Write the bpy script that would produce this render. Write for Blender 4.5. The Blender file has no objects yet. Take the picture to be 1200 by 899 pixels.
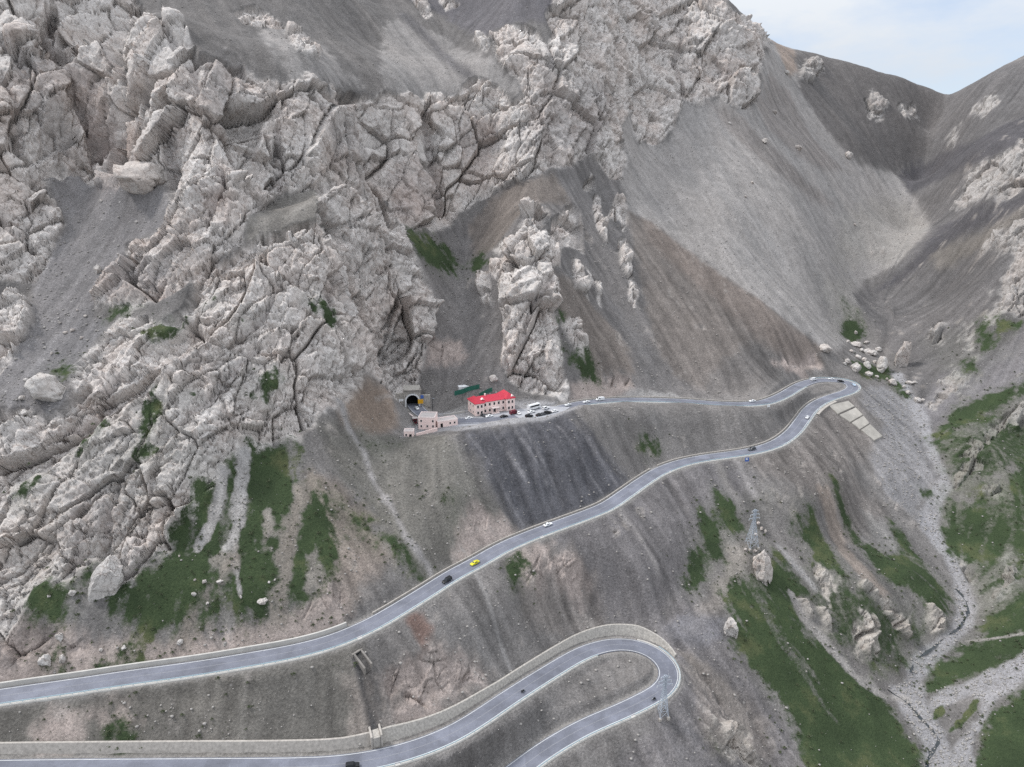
import bpy, bmesh, math, random
import numpy as np
from mathutils import Vector, Matrix, Euler
R = math.radians
random.seed(7)
SC = bpy.context.scene
COL = SC.collection

# ------------------------------------------------------------------ camera
CAMZ = 260.0                       # the drone hovers about 260 m above the valley mouth
PITCH = R(17.0); CP, SP = math.cos(PITCH), math.sin(PITCH)
FPX = 826.0                        # focal length in photo pixels (1200 wide)
cam_d = bpy.data.cameras.new('camera'); cam = bpy.data.objects.new('camera', cam_d); COL.objects.link(cam)
cam.location = (0, 0, CAMZ); cam.rotation_euler = (R(90) - PITCH, 0, 0)
cam_d.sensor_width = 36.0; cam_d.lens = 36.0 * FPX / 1200.0
cam_d.clip_start = 1.0; cam_d.clip_end = 6000.0
SC.camera = cam

def ray(px, py):
    """direction of the sight line through a photo pixel, scaled to one unit of Y"""
    px = np.asarray(px, float); py = np.asarray(py, float)
    u = (px - 600.0) / FPX; v = (py - 449.5) / FPX
    f = CP - v * SP; dn = SP + v * CP
    return u / f, dn / f           # X per Y, drop per Y
def at_Y(px, py, Y):
    a, b = ray(px, py); return (float(a * Y), float(Y), float(CAMZ - b * Y))
def at_z(px, py, zr):
    """point on the sight line at height zr below the camera"""
    a, b = ray(px, py); Y = -zr / b; return np.array([a * Y, Y, CAMZ + zr * np.ones_like(Y)]).T

# ------------------------------------------------------------------ tags
def tag(o, label=None, cat=None, group=None, kind=None):
    if label: o['label'] = label
    if cat: o['category'] = cat
    if group: o['group'] = group
    if kind: o['kind'] = kind
    return o
def empty(name, loc, rz=0.0, label=None, cat=None, group=None):
    o = bpy.data.objects.new(name, None); COL.objects.link(o)
    o.location = loc; o.rotation_euler = (0, 0, rz); o.empty_display_size = 0.5
    return tag(o, label, cat, group)
class MB:
    """collects boxes, prisms and bars and links them as one mesh object"""
    def __init__(s): s.bm = bmesh.new()
    def box(s, c, size, rz=0.0, taper=1.0, rot=None):
        m = Matrix.Translation(c) @ (rot if rot is not None else Matrix.Rotation(rz, 4, 'Z'))
        x, y, z = size[0] / 2, size[1] / 2, size[2] / 2
        vs = [s.bm.verts.new(m @ Vector((sx * x * (taper if sz > 0 else 1), sy * y * (taper if sz > 0 else 1), sz * z))) for sz in (-1, 1) for sy in (-1, 1) for sx in (-1, 1)]
        for f in ((0, 2, 3, 1), (4, 5, 7, 6), (0, 1, 5, 4), (2, 6, 7, 3), (0, 4, 6, 2), (1, 3, 7, 5)):
            s.bm.faces.new([vs[i] for i in f])
        return s
    def bar(s, a, b, r=0.05, n=4):
        a = Vector(a); b = Vector(b); d = (b - a)
        if d.length < 1e-6: return s
        q = d.to_track_quat('Z', 'Y').to_matrix()
        ra = [s.bm.verts.new(a + q @ Vector((r * math.cos(k * 2 * math.pi / n + .785), r * math.sin(k * 2 * math.pi / n + .785), 0))) for k in range(n)]
        rb = [s.bm.verts.new(b + q @ Vector((r * math.cos(k * 2 * math.pi / n + .785), r * math.sin(k * 2 * math.pi / n + .785), 0))) for k in range(n)]
        for k in range(n): s.bm.faces.new((ra[k], ra[(k + 1) % n], rb[(k + 1) % n], rb[k]))
        s.bm.faces.new(ra[::-1]); s.bm.faces.new(rb)
        return s
    def prism(s, prof, x0, x1, axis='X'):
        """polygon profile swept along an axis; prof in the other two coordinates"""
        def P(t, p):
            return Vector((t, p[0], p[1])) if axis == 'X' else (Vector((p[0], t, p[1])) if axis == 'Y' else Vector((p[0], p[1], t)))
        a = [s.bm.verts.new(P(x0, p)) for p in prof]; b = [s.bm.verts.new(P(x1, p)) for p in prof]
        n = len(prof)
        for k in range(n): s.bm.faces.new((a[k], a[(k + 1) % n], b[(k + 1) % n], b[k]))
        s.bm.faces.new(a[::-1]); s.bm.faces.new(b)
        return s
    def cyl(s, c, r, h, axis='Z', n=14):
        d = {'X': Vector((h / 2, 0, 0)), 'Y': Vector((0, h / 2, 0)), 'Z': Vector((0, 0, h / 2))}[axis]
        return s.bar(Vector(c) - d, Vector(c) + d, r, n)
    def face(s, pts):
        s.bm.faces.new([s.bm.verts.new(p) for p in pts]); return s
    def build(s, name, mat, parent=None, bevel=0.0, smooth=False):
        if bevel > 0:
            bmesh.ops.bevel(s.bm, geom=[e for e in s.bm.edges], offset=bevel, segments=2, affect='EDGES', profile=.6)
        bmesh.ops.recalc_face_normals(s.bm, faces=s.bm.faces)
        me = bpy.data.meshes.new(name); s.bm.to_mesh(me); s.bm.free()
        if smooth:
            for p in me.polygons: p.use_smooth = True
        me.materials.append(mat)
        o = bpy.data.objects.new(name, me); COL.objects.link(o)
        if parent: o.parent = parent
        return o
def children_of(o): return [c for c in COL.objects if c.parent == o]
def copy_tree(o, parent=None, kids=None):
    c = o.copy(); COL.objects.link(c)
    if parent: c.parent = parent
    for ch in (kids or {}).get(o.name, []): copy_tree(ch, c, kids)
    return c
def kid_map(root):
    m = {}
    for o in root.children_recursive: m.setdefault(o.parent.name, []).append(o)
    return m
# ------------------------------------------------------------------ numpy noise
def hash01(ix, iy, iz, seed=0):
    h = (ix.astype(np.int64) * 374761393 + iy.astype(np.int64) * 668265263 + iz.astype(np.int64) * 2147483647 + seed * 974634777) & 0xFFFFFFFF
    h = ((h ^ (h >> 13)) * 1274126177) & 0xFFFFFFFF
    h = ((h ^ (h >> 16)) * 2246822519) & 0xFFFFFFFF
    return ((h ^ (h >> 15)) & 0xFFFFFF).astype(np.float32) / np.float32(0xFFFFFF)
def vnoise2(x, y, seed=0):
    """value noise in -1..1"""
    ix = np.floor(x); iy = np.floor(y); fx = (x - ix).astype(np.float32); fy = (y - iy).astype(np.float32)
    fx = fx * fx * fx * (fx * (fx * 6 - 15) + 10); fy = fy * fy * fy * (fy * (fy * 6 - 15) + 10)
    z = np.zeros_like(ix)
    a = hash01(ix, iy, z, seed); b = hash01(ix + 1, iy, z, seed); c = hash01(ix, iy + 1, z, seed); d = hash01(ix + 1, iy + 1, z, seed)
    return ((a + (b - a) * fx) * (1 - fy) + (c + (d - c) * fx) * fy) * 2 - 1
def fbm2(x, y, octs=4, seed=0, gain=.5):
    o = np.zeros(np.broadcast(x, y).shape, np.float32); a = 1.0; t = 0
    for k in range(octs):
        c, s = math.cos(.6 * k), math.sin(.6 * k)
        o += a * vnoise2((x * c - y * s) * 2 ** k + 17.3 * k, (x * s + y * c) * 2 ** k - 9.1 * k, seed + k); t += a; a *= gain
    return o / t
def vnoise3(p, seed=0):
    i = np.floor(p); f = (p - i).astype(np.float32); f = f * f * (3 - 2 * f)
    x, y, z = i[:, 0], i[:, 1], i[:, 2]
    def L(dz):
        a = hash01(x, y, z + dz, seed); b = hash01(x + 1, y, z + dz, seed); c = hash01(x, y + 1, z + dz, seed); d = hash01(x + 1, y + 1, z + dz, seed)
        return (a + (b - a) * f[:, 0]) * (1 - f[:, 1]) + (c + (d - c) * f[:, 0]) * f[:, 1]
    a = L(0); return (a + (L(1) - a) * f[:, 2]) * 2 - 1
def fbm3(p, octs=4, seed=0, gain=.5):
    o = 0; a = 1.0; t = 0
    for k in range(octs): o = o + a * vnoise3(p * 2 ** k + 11.7 * k, seed + k); t += a; a *= gain
    return o / t
def blocks3(p, seed=0):
    """broken-rock field: every cell is a block with its own height and tilted face; returns (height, gap to the next block)"""
    i = np.floor(p).astype(np.int64); n = len(p)
    f1 = np.full(n, 9.0, np.float32); f2 = np.full(n, 9.0, np.float32); val = np.zeros(n, np.float32)
    for dx in (-1, 0, 1):
        for dy in (-1, 0, 1):
            for dz in (-1, 0, 1):
                cx, cy, cz = i[:, 0] + dx, i[:, 1] + dy, i[:, 2] + dz
                h1 = hash01(cx, cy, cz, seed); h2 = hash01(cx, cy, cz, seed + 101); h3 = hash01(cx, cy, cz, seed + 202)
                ex = (p[:, 0] - (cx + .1 + .8 * h1)).astype(np.float32); ey = (p[:, 1] - (cy + .1 + .8 * h2)).astype(np.float32); ez = (p[:, 2] - (cz + .1 + .8 * h3)).astype(np.float32)
                d = ex * ex + ey * ey + ez * ez
                hh = (h1 * 7.13 + h2 * 3.7) % 1.0; d = .45 * d + .55 * np.maximum(np.maximum(np.abs(ex), np.abs(ey)), np.abs(ez)) ** 2 * 1.7
                v = (hh * 2 - 1) * .55 + ex * ((h2 * 5.1 % 1) * 2 - 1) * 2.5 + ey * ((h3 * 5.7 % 1) * 2 - 1) * 2.5 + ez * ((h1 * 6.3 % 1) * 2 - 1) * 2.5
                new = d < f1
                f2 = np.where(new, f1, np.minimum(f2, d)); val = np.where(new, v, val); f1 = np.where(new, d, f1)
    return val, np.sqrt(f2) - np.sqrt(f1)
def sstep(a, b, x):
    t = np.clip((x - a) / (b - a), 0, 1); return t * t * (3 - 2 * t)
def blur(a, r, n=2):
    """box blur, n passes, radius r cells"""
    a = a.astype(np.float32)
    for _ in range(n):
        for ax in (0, 1):
            p = np.pad(a, [(r + 1, r) if k == ax else (0, 0) for k in (0, 1)], mode='edge')
            c = np.cumsum(p, axis=ax, dtype=np.float64)
            sl1 = [slice(None)] * 2; sl2 = [slice(None)] * 2
            sl1[ax] = slice(2 * r + 1, None); sl2[ax] = slice(0, -(2 * r + 1))
            a = ((c[tuple(sl1)] - c[tuple(sl2)]) / (2 * r + 1)).astype(np.float32)
    return a

# ------------------------------------------------------------------ roads (photo pixels, then heights along the way)
def solve_road(pts, knots):
    """pts: photo pixels along the centre line; knots: {index: height below camera}; heights run evenly along the length"""
    px = np.array([p[0] for p in pts], float); py = np.array([p[1] for p in pts], float)
    ks = sorted(knots); z = np.interp(np.arange(len(pts)), ks, [knots[k] for k in ks])
    for _ in range(8):
        P = at_z(px, py, z)
        s = np.concatenate([[0], np.cumsum(np.hypot(*np.diff(P[:, :2], axis=0).T))])
        z = np.interp(s, s[ks], [knots[k] for k in ks])
    return at_z(px, py, z)
def spline(P, step=2.0):
    """Catmull-Rom through P, resampled at an even step"""
    P = np.vstack([2 * P[0] - P[1], P, 2 * P[-1] - P[-2]]); out = []
    for k in range(1, len(P) - 2):
        t = np.linspace(0, 1, 24, endpoint=False)[:, None]
        a, b, c, d = P[k - 1], P[k], P[k + 1], P[k + 2]
        out.append(.5 * (2 * b + (c - a) * t + (2 * a - 5 * b + 4 * c - d) * t ** 2 + (3 * b - a - 3 * c + d) * t ** 3))
    Q = np.vstack(out + [P[-2][None]])
    s = np.concatenate([[0], np.cumsum(np.linalg.norm(np.diff(Q, axis=0), axis=1))])
    n = int(s[-1] / step); t = np.linspace(0, s[-1], n + 1)
    S = np.array([np.interp(t, s, Q[:, k]) for k in range(3)]).T
    for _ in range(6):                         # ease kinks
        S[1:-1] = .25 * S[:-2] + .5 * S[1:-1] + .25 * S[2:]
    return S
UP_PX = [(482, 468), (485, 474), (492, 482), (503, 489), (520, 493), (545, 493), (575, 492), (605, 488.5), (640, 482), (675, 474), (700, 470.5), (740, 468.5), (800, 470), (840, 473), (875, 473.5), (898, 471), (918, 463), (938, 451.5), (955, 446), (975, 445.5), (992, 447.5), (1000.5, 453.5),
         (993, 459.5), (980, 463.5), (963, 470), (950, 479), (940, 492), (929, 506), (912, 518.5), (888, 527), (860, 532), (830, 536), (800, 542), (775, 551), (755, 563), (735, 577), (713, 592), (690, 602), (660, 613), (625, 626), (590, 641), (560, 658), (530, 674), (500, 693), (470, 711.5), (440, 729), (410, 743), (380, 754), (340, 764), (290, 773), (230, 783), (150, 794), (80, 804.5), (0, 816), (-80, 829), (-160, 846), (-240, 866)]
UP_K = {0: -131, 7: -131.5, 21: -148, 39: -165, 46: -170.6, 53: -177, 56: -181}
LO_PX = [(-300, 912), (-150, 906), (0, 902), (200, 900), (330, 899), (400, 895.5), (467, 883), (533, 858), (600, 815), (633, 794), (673, 770), (695, 760.5), (720, 755), (745, 756.5), (765, 764), (780, 777), (785, 792), (778, 806), (765, 815), (733, 831), (683, 853), (640, 878), (610, 900), (570, 930), (520, 972)]
LO_K = {0: -183, 2: -188, 5: -195, 13: -205, 17: -207.5, 22: -213, 24: -216}
UPK = solve_road(UP_PX, UP_K); LOK = solve_road(LO_PX, LO_K)
ROAD_U = spline(UPK); ROAD_L = spline(LOK)

# ------------------------------------------------------------------ the lie of the land: control points read off the photograph
CTRL = []
def ctl(px, py, Y): CTRL.append(at_Y(px, py, Y))
def column(px, py0, zr0, steps):
    """walks up a photo column from a point of known height with the slope (degrees) of each stretch; ('J', py, Y) jumps behind a crest"""
    a, b = ray(px, py0); Y = -zr0 / float(b); z = zr0; py = py0
    for st in steps:
        if st[0] == 'J':
            py = st[1]; Y = st[2]; z = -float(ray(px, py)[1]) * Y; CTRL.append((float(ray(px, py)[0]) * Y, Y, CAMZ + z)); continue
        t = math.tan(R(st[0])); n = max(1, int(abs(py - st[1]) // 45)); p0 = py
        for k in range(1, n + 1):
            py = p0 + (st[1] - p0) * k / n
            aa, bb = ray(px, py); Y1 = (t * Y - z) / (t + float(bb)); z = z + t * (Y1 - Y); Y = Y1
            CTRL.append((float(aa) * Y, Y, CAMZ + z))
for P in (UPK[1:], LOK):
    for p in P: CTRL.append(tuple(p))
column(-330, 880, -184, [(45, 800), (42, 620), (45, 450), (32, 360), (42, 250), (50, 100), (47, -20), (42, -150)])
column(-150, 843, -180, [(45, 780), (42, 620), (45, 450), (30, 360), (42, 260), (55, 100), (48, 0), (44, -120)])
column(20, 812, -177, [(47, 740), (40, 620), (46, 480), (30, 345), (45, 300), (55, 100), (48, 0), (44, -120)])
column(100, 800, -175.5, [(47, 725), (38, 620), (47, 470), (32, 350), (33, 215), (66, 120), (50, 0), (46, -120)])
column(180, 789, -174.3, [(47, 718), (36, 620), (50, 500), (45, 420), (38, 350), (36, 235), (66, 110), (48, 15), ('J', -40, 650)])
column(250, 779, -173.4, [(47, 708), (35, 600), (52, 500), (46, 400), (42, 300), (48, 190), (52, 82), (24, 40), (33, -120)])
column(350, 761, -171.9, [(42, 715), (33, 530), (52, 430), (48, 290), (20, 240), (58, 105), (27, 50), (33, -120)])
column(300, 770, -172.6, [(44, 715), (34, 540), (52, 430), (46, 300), (28, 235), (56, 90), (26, 45), (33, -120)])
column(392, 750, -171, [(32, 500), (54, 430), (50, 265), (10, 236), (58, 108), (27, 50), (33, -120)])
column(430, 733, -170.2, [(27, 470), (56, 420), (50, 300), (46, 242), ('J', 232, 488), (62, 112), (27, 50), (33, -120)])
column(478, 706, -168, [(27, 520), ('J', 511, 340), ('J', 482, 382), ('J', 477, 388), (62, 440), (50, 285), ('J', 262, 490), (40, 245), (60, 112), (27, 60), (33, -120)])
column(530, 674, -167, [(34, 512), ('J', 503, 350), ('J', 480, 384), (26, 448), (33, 300), (37, 262), (62, 112), (29, 60), (33, -120)])
column(575, 650, -166, [(37, 500), ('J', 497, 363), ('J', 478, 386), (45, 455), (34, 300), (36, 228), (60, 110), (45, 60), (33, 0), (33, -120)])
column(620, 628, -165.2, [(38, 494), ('J', 491, 374), ('J', 474, 396), (62, 440), (48, 345), (42, 245), (28, 200), (55, 100), (47, -20), (44, -120)])
column(700, 598, -163.6, [(38, 478), ('J', 469, 406), (46, 440), (38, 400), (33, 225), (54, 60), (50, 0), (44, -120)])
column(750, 568, -162, [(38, 476), ('J', 467, 419), (45, 440), (33, 300), (32, 165), (50, 50), (46, -20), (44, -120)])
column(800, 543, -159, [(38, 478), ('J', 468, 428), (33, 300), (32, 200), (37, 120), (52, 30), (48, -60), (42, -140)])
column(860, 532, -156, [(36, 481), ('J', 470, 438), (36, 430), (33, 200), (36, 125), (54, 10)])
for px, py, Y in [
    (910, 440, 470), (910, 380, 505), (900, 300, 590), (910, 200, 690), (900, 48, 865), (880, 80, 800), (860, 5, 835), (850, 0, 838), (900, 120, 800),
    (950, 425, 499), (950, 380, 532), (950, 280, 630), (950, 180, 757), (920, 100, 853), (955, 62, 984), (985, 100, 930), (1000, 160, 845), (980, 440, 494),
    (1000, 250, 735), (1000, 330, 672), (1000, 400, 575), (1020, 400, 575), (1040, 350, 650), (1070, 270, 775), (1052, 202, 870), (1060, 92, 965), (1020, 80, 970), (990, 72, 976), (1087, 103, 963), (1100, 108, 961), (1128, 104, 945), (1112, 112, 960), (1092, 150, 930), (1082, 210, 875), (1060, 150, 905),
    (1030, 440, 515), (1050, 440, 517), (1065, 480, 478), (1090, 530, 432), (1105, 565, 408), (1085, 600, 388), (1100, 640, 365), (1130, 700, 335), (1128, 730, 321), (1075, 770, 302), (1060, 800, 288), (1085, 850, 264), (1095, 899, 245), (1110, 960, 215),
    (1040, 480, 470), (1020, 520, 428), (1000, 560, 397), (980, 500, 436), (960, 540, 408), (1050, 560, 402), (1000, 620, 360), (1050, 640, 358), (930, 580, 372),
    (880, 560, 378), (880, 630, 331), (840, 600, 343), (800, 640, 322), (800, 700, 294), (760, 640, 318), (840, 720, 288), (900, 700, 300), (900, 760, 278), (940, 800, 268), (980, 860, 253), (960, 720, 303), (1000, 780, 285), (1050, 700, 322), (1090, 690, 330), (1020, 700, 313),
    (850, 860, 241), (900, 880, 238), (770, 880, 224), (830, 790, 258), (930, 930, 222),
    (1190, 890, 238), (1190, 800, 274), (1160, 740, 310), (1190, 700, 322), (1190, 600, 376), (1150, 620, 372), (1150, 560, 402), (1150, 520, 423), (1120, 500, 448), (1190, 520, 428), (1190, 450, 470), (1110, 440, 503), (1120, 400, 535), (1190, 370, 515), (1190, 300, 560), (1120, 330, 610), (1190, 240, 600), (1140, 250, 685), (1190, 180, 655), (1140, 180, 770), (1195, 85, 868), (1150, 97, 890), (1150, 130, 850),
    (1090, 480, 475), (1400, 890, 240), (1400, 700, 320), (1400, 520, 420), (1400, 370, 500), (1400, 240, 600), (1400, 100, 800), (1400, 40, 900), (1250, 40, 930)]:
    ctl(px, py, Y)
for X, Y, z in [(-300, 60, -235), (-120, 70, -246), (0, 80, -255), (120, 80, -272), (250, 60, -262), (-200, 130, -215), (-60, 140, -226), (60, 150, -248), (150, 150, -268), (230, 150, -256), (350, 120, -230),
                (330, 1150, 120), (420, 1180, 60), (527, 1080, 10), (650, 1100, 50), (800, 1150, 60), (900, 900, 120), (450, 1300, -20), (150, 1250, 220), (-100, 1200, 300), (-400, 1200, 380), (-700, 1000, 330), (-900, 700, 250), (-800, 400, 120), (-600, 200, -80), (760, 500, 20), (700, 250, -90), (600, 100, -160), (230, 950, 190), (170, 960, 230), (280, 1000, 190), (900, 1300, -20)]:
    CTRL.append((X, Y, CAMZ + z))
_P = np.array(CTRL, float)
_keep = []
for k in range(len(_P)):                                            # drop near-duplicates
    if all(np.hypot(*(_P[k, :2] - _P[j, :2])) > 6.0 for j in _keep): _keep.append(k)
_P = _P[_keep]
GX0, GX1, GY0, GY1 = -640.0, 860.0, 60.0, 1300.0
def mq_fit(P, c=9.0, lam=.02):
    n = len(P); XY = P[:, :2]
    A = np.sqrt(((XY[:, None] - XY[None]) ** 2).sum(-1) + c * c) + np.eye(n) * -lam
    T = np.c_[np.ones(n), XY]
    M = np.block([[A, T], [T.T, np.zeros((3, 3))]])
    w = np.linalg.solve(M, np.r_[P[:, 2], 0, 0, 0])
    def ev(x, y):
        out = np.empty(x.size); x = x.ravel(); y = y.ravel()
        for s in range(0, x.size, 40000):
            xx = x[s:s + 40000]; yy = y[s:s + 40000]
            K = np.sqrt((xx[:, None] - XY[None, :, 0]) ** 2 + (yy[:, None] - XY[None, :, 1]) ** 2 + c * c)
            out[s:s + 40000] = K @ w[:n] + w[n] + w[n + 1] * xx + w[n + 2] * yy
        return out
    return ev
_ev = mq_fit(_P)
CS = 4.0                                                            # coarse cell
cx = np.arange(GX0, GX1 + .1, CS); cy = np.arange(GY0, GY1 + .1, CS)
ZC = _ev(*np.meshgrid(cx, cy)).reshape(len(cy), len(cx)).astype(np.float32)
G = 1.0                                                             # fine cell
gx = np.arange(GX0, GX1 + .1, G); gy = np.arange(GY0, GY1 + .1, G)
def sample(Z, x, y, g=G):
    fx = np.clip((x - GX0) / g, 0, Z.shape[1] - 1.001); fy = np.clip((y - GY0) / g, 0, Z.shape[0] - 1.001)
    ix = fx.astype(np.int32); iy = fy.astype(np.int32); tx = (fx - ix).astype(np.float32); ty = (fy - iy).astype(np.float32)
    return (Z[iy, ix] * (1 - tx) + Z[iy, ix + 1] * tx) * (1 - ty) + (Z[iy + 1, ix] * (1 - tx) + Z[iy + 1, ix + 1] * tx) * ty
XX, YY = np.meshgrid(gx, gy)
Z0 = blur(sample(ZC, XX, YY, CS), 2, 2)
def cast(px, py, Z=None, y0=90.0):
    """where the sight lines through photo pixels first meet the land"""
    Z = Z0 if Z is None else Z
    px = np.atleast_1d(np.asarray(px, float)); py = np.atleast_1d(np.asarray(py, float)); a, b = ray(px, py)
    Ys = np.arange(y0, GY1, 2.0); hit = np.full(len(px), GY1 - 1.0)
    for s in range(0, len(px), 500):
        A = a[s:s + 500, None]; B = b[s:s + 500, None]
        below = (CAMZ - B * Ys[None]) < sample(Z, A * Ys[None], np.broadcast_to(Ys[None], (A.shape[0], len(Ys))))
        k = below.argmax(1); ok = below.any(1)
        lo = np.where(ok, Ys[np.maximum(k - 1, 0)], GY1 - 2); hi = np.where(ok, Ys[k], GY1 - 1)
        for _ in range(8):
            m = (lo + hi) / 2; u = (CAMZ - B[:, 0] * m) < sample(Z, A[:, 0] * m, m)
            hi = np.where(u, m, hi); lo = np.where(u, lo, m)
        hit[s:s + 500] = hi
    return np.array([a * hit, hit, CAMZ - b * hit]).T
# ------------------------------------------------------------------ what covers the ground: outlines read off the photograph, laid on the land
def lin(c, sat=.70):
    c = np.array(c, float); g = c.mean(); c = g + (c - g) * sat
    c = np.array(c, float) / 255.0
    return np.where(c <= .04045, c / 12.92, ((c + .055) / 1.055) ** 2.4)
NX = {s: fbm2(XX / s, YY / s, 4, int(s * 3), .55) for s in (2.4, 5.0, 14.0, 40.0)}
def dens(poly, step=7.0):
    out = []
    for k in range(len(poly)):
        a = poly[k]; b = poly[(k + 1) % len(poly)]; n = max(1, int(math.hypot(b[0] - a[0], b[1] - a[1]) / step))
        for j in range(n): out.append((a[0] + (b[0] - a[0]) * j / n, a[1] + (b[1] - a[1]) * j / n))
    return out
def window(x0, x1, y0, y1, pad):
    i0 = int(max(0, math.floor((x0 - pad - GX0) / G))); i1 = int(min(len(gx), math.ceil((x1 + pad - GX0) / G) + 1))
    j0 = int(max(0, math.floor((y0 - pad - GY0) / G))); j1 = int(min(len(gy), math.ceil((y1 + pad - GY0) / G) + 1))
    return slice(j0, j1), slice(i0, i1)
def seg_d2(x, y, ax, ay, bx, by):
    dx, dy = bx - ax, by - ay; L = dx * dx + dy * dy + 1e-9
    t = np.clip(((x - ax) * dx + (y - ay) * dy) / L, 0, 1)
    return (x - ax - t * dx) ** 2 + (y - ay - t * dy) ** 2
def poly_sd(P, pad=14.0):
    """signed distance (inside positive) to a ground outline, on a window of the grid"""
    w = window(P[:, 0].min(), P[:, 0].max(), P[:, 1].min(), P[:, 1].max(), pad)
    x = XX[w].astype(np.float32); y = YY[w].astype(np.float32)
    if x.size == 0: return w, None
    d2 = np.full(x.shape, 1e9, np.float32); ins = np.zeros(x.shape, np.int16)
    for k in range(len(P)):
        ax, ay = P[k]; bx, by = P[(k + 1) % len(P)]
        j0 = int(np.searchsorted(y[:, 0], min(ay, by) - pad)); j1 = int(np.searchsorted(y[:, 0], max(ay, by) + pad))
        i0 = int(np.searchsorted(x[0], min(ax, bx) - pad)); i1 = int(np.searchsorted(x[0], max(ax, bx) + pad))
        if j1 > j0 and i1 > i0:
            s = (slice(j0, j1), slice(i0, i1)); d2[s] = np.minimum(d2[s], seg_d2(x[s], y[s], ax, ay, bx, by))
        if ay != by:
            j0 = int(np.searchsorted(y[:, 0], min(ay, by), 'left')); j1 = int(np.searchsorted(y[:, 0], max(ay, by), 'left'))
            if j1 > j0:
                yy = y[j0:j1]; ins[j0:j1] += (x[j0:j1] < (ax + (yy - ay) / (by - ay) * (bx - ax))).astype(np.int16) * (1 if by > ay else -1)
    d = np.sqrt(np.minimum(d2, pad * pad * 4)); return w, np.where(ins != 0, d, -d)
sh = XX.shape
BASE = (117, 112, 109)
ALB = np.empty(sh + (3,), np.float32); ALB[:] = lin(BASE)
ROCK = np.zeros(sh, np.float32); GRASS = np.zeros(sh, np.float32); RILL = np.full(sh, .35, np.float32); LIFT = np.zeros(sh, np.float32); GRAV = np.full(sh, .4, np.float32); CLEFT = np.zeros(sh, np.float32)
def blend(w, m, col, rock, grass, rill, grav):
    c = lin(col).astype(np.float32)
    if grass > 0:                         # turf itself is in the material; under it the soil only turns a little greener
        ALB[w] = ALB[w] * (1 - .3 * m[..., None]) + lin(GRS_S).astype(np.float32) * .3 * m[..., None]
        GRASS[w] = np.maximum(GRASS[w], grass * m) if grass < 1 else GRASS[w] * (1 - m) + grass * m
        if grass < 1: return
        ROCK[w] *= 1 - m; RILL[w] = RILL[w] * (1 - m) + rill * m; GRAV[w] = GRAV[w] * (1 - m) + grav * m; return
    ALB[w] = ALB[w] * (1 - m[..., None]) + c * m[..., None]
    ROCK[w] = ROCK[w] * (1 - m) + rock * m; GRASS[w] = GRASS[w] * (1 - m) + grass * m
    RILL[w] = RILL[w] * (1 - m) + rill * m; GRAV[w] = GRAV[w] * (1 - m) + grav * m
def noise_at(w, amp):
    return amp * (.5 * NX[14.0][w] + .55 * NX[5.0][w] + .35 * NX[2.4][w]) * 1.6
def zone(col, polys, soft=2.5, amp=3.0, alpha=1.0, rock=0.0, grass=0.0, rill=.35, grav=.4, lift=0.0, ll=4.0, xy=False):
    for poly in polys:
        if xy: P = np.array(poly, float)
        else: D = dens(poly); P = cast([p[0] for p in D], [p[1] for p in D])[:, :2]
        w, sd = poly_sd(P)
        if sd is None: continue
        sd = sd + noise_at(w, amp)
        blend(w, sstep(-soft, soft, sd) * alpha, col, rock, grass, rill, grav)
        if lift: LIFT[w] = np.maximum(LIFT[w], lift * (1 - np.exp(-np.maximum(sd, 0) / ll)))
def line(col, pts, wid, soft=1.0, amp=1.0, alpha=1.0, dig=0.0, **k):
    """a strip along a line (trail, rill, gully)"""
    D = dens(pts, 6.0); D = D[:len(D) - max(1, int(math.hypot(pts[0][0] - pts[-1][0], pts[0][1] - pts[-1][1]) / 6.0)) + 1]
    P = cast([p[0] for p in D], [p[1] for p in D])[:, :2]
    w = window(P[:, 0].min(), P[:, 0].max(), P[:, 1].min(), P[:, 1].max(), 12)
    x = XX[w]; y = YY[w]; d2 = np.full(x.shape, 1e9)
    for a, b in zip(P[:-1], P[1:]):
        if np.hypot(*(b - a)) < 60: d2 = np.minimum(d2, seg_d2(x, y, a[0], a[1], b[0], b[1]))
    sd = wid / 2 - np.sqrt(d2) + noise_at(w, amp)
    m = sstep(-soft, soft, sd) * alpha
    blend(w, m, col, k.get('rock', 0), k.get('grass', 0), k.get('rill', .3), k.get('grav', .6))
    if dig:
        LIFT[w] -= dig * m
        if k.get('rock'): CLEFT[w] = np.maximum(CLEFT[w], m)
LIME = (199, 190, 183); LIME_D = (170, 161, 156); LIME_W = (178, 168, 157)
GRS = (54, 72, 42); GRS_D = (47, 64, 40); GRS_S = (84, 90, 64)
PINK = (163, 146, 137); GRAVEL = (148, 145, 147); TAN = (140, 126, 114)
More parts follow.
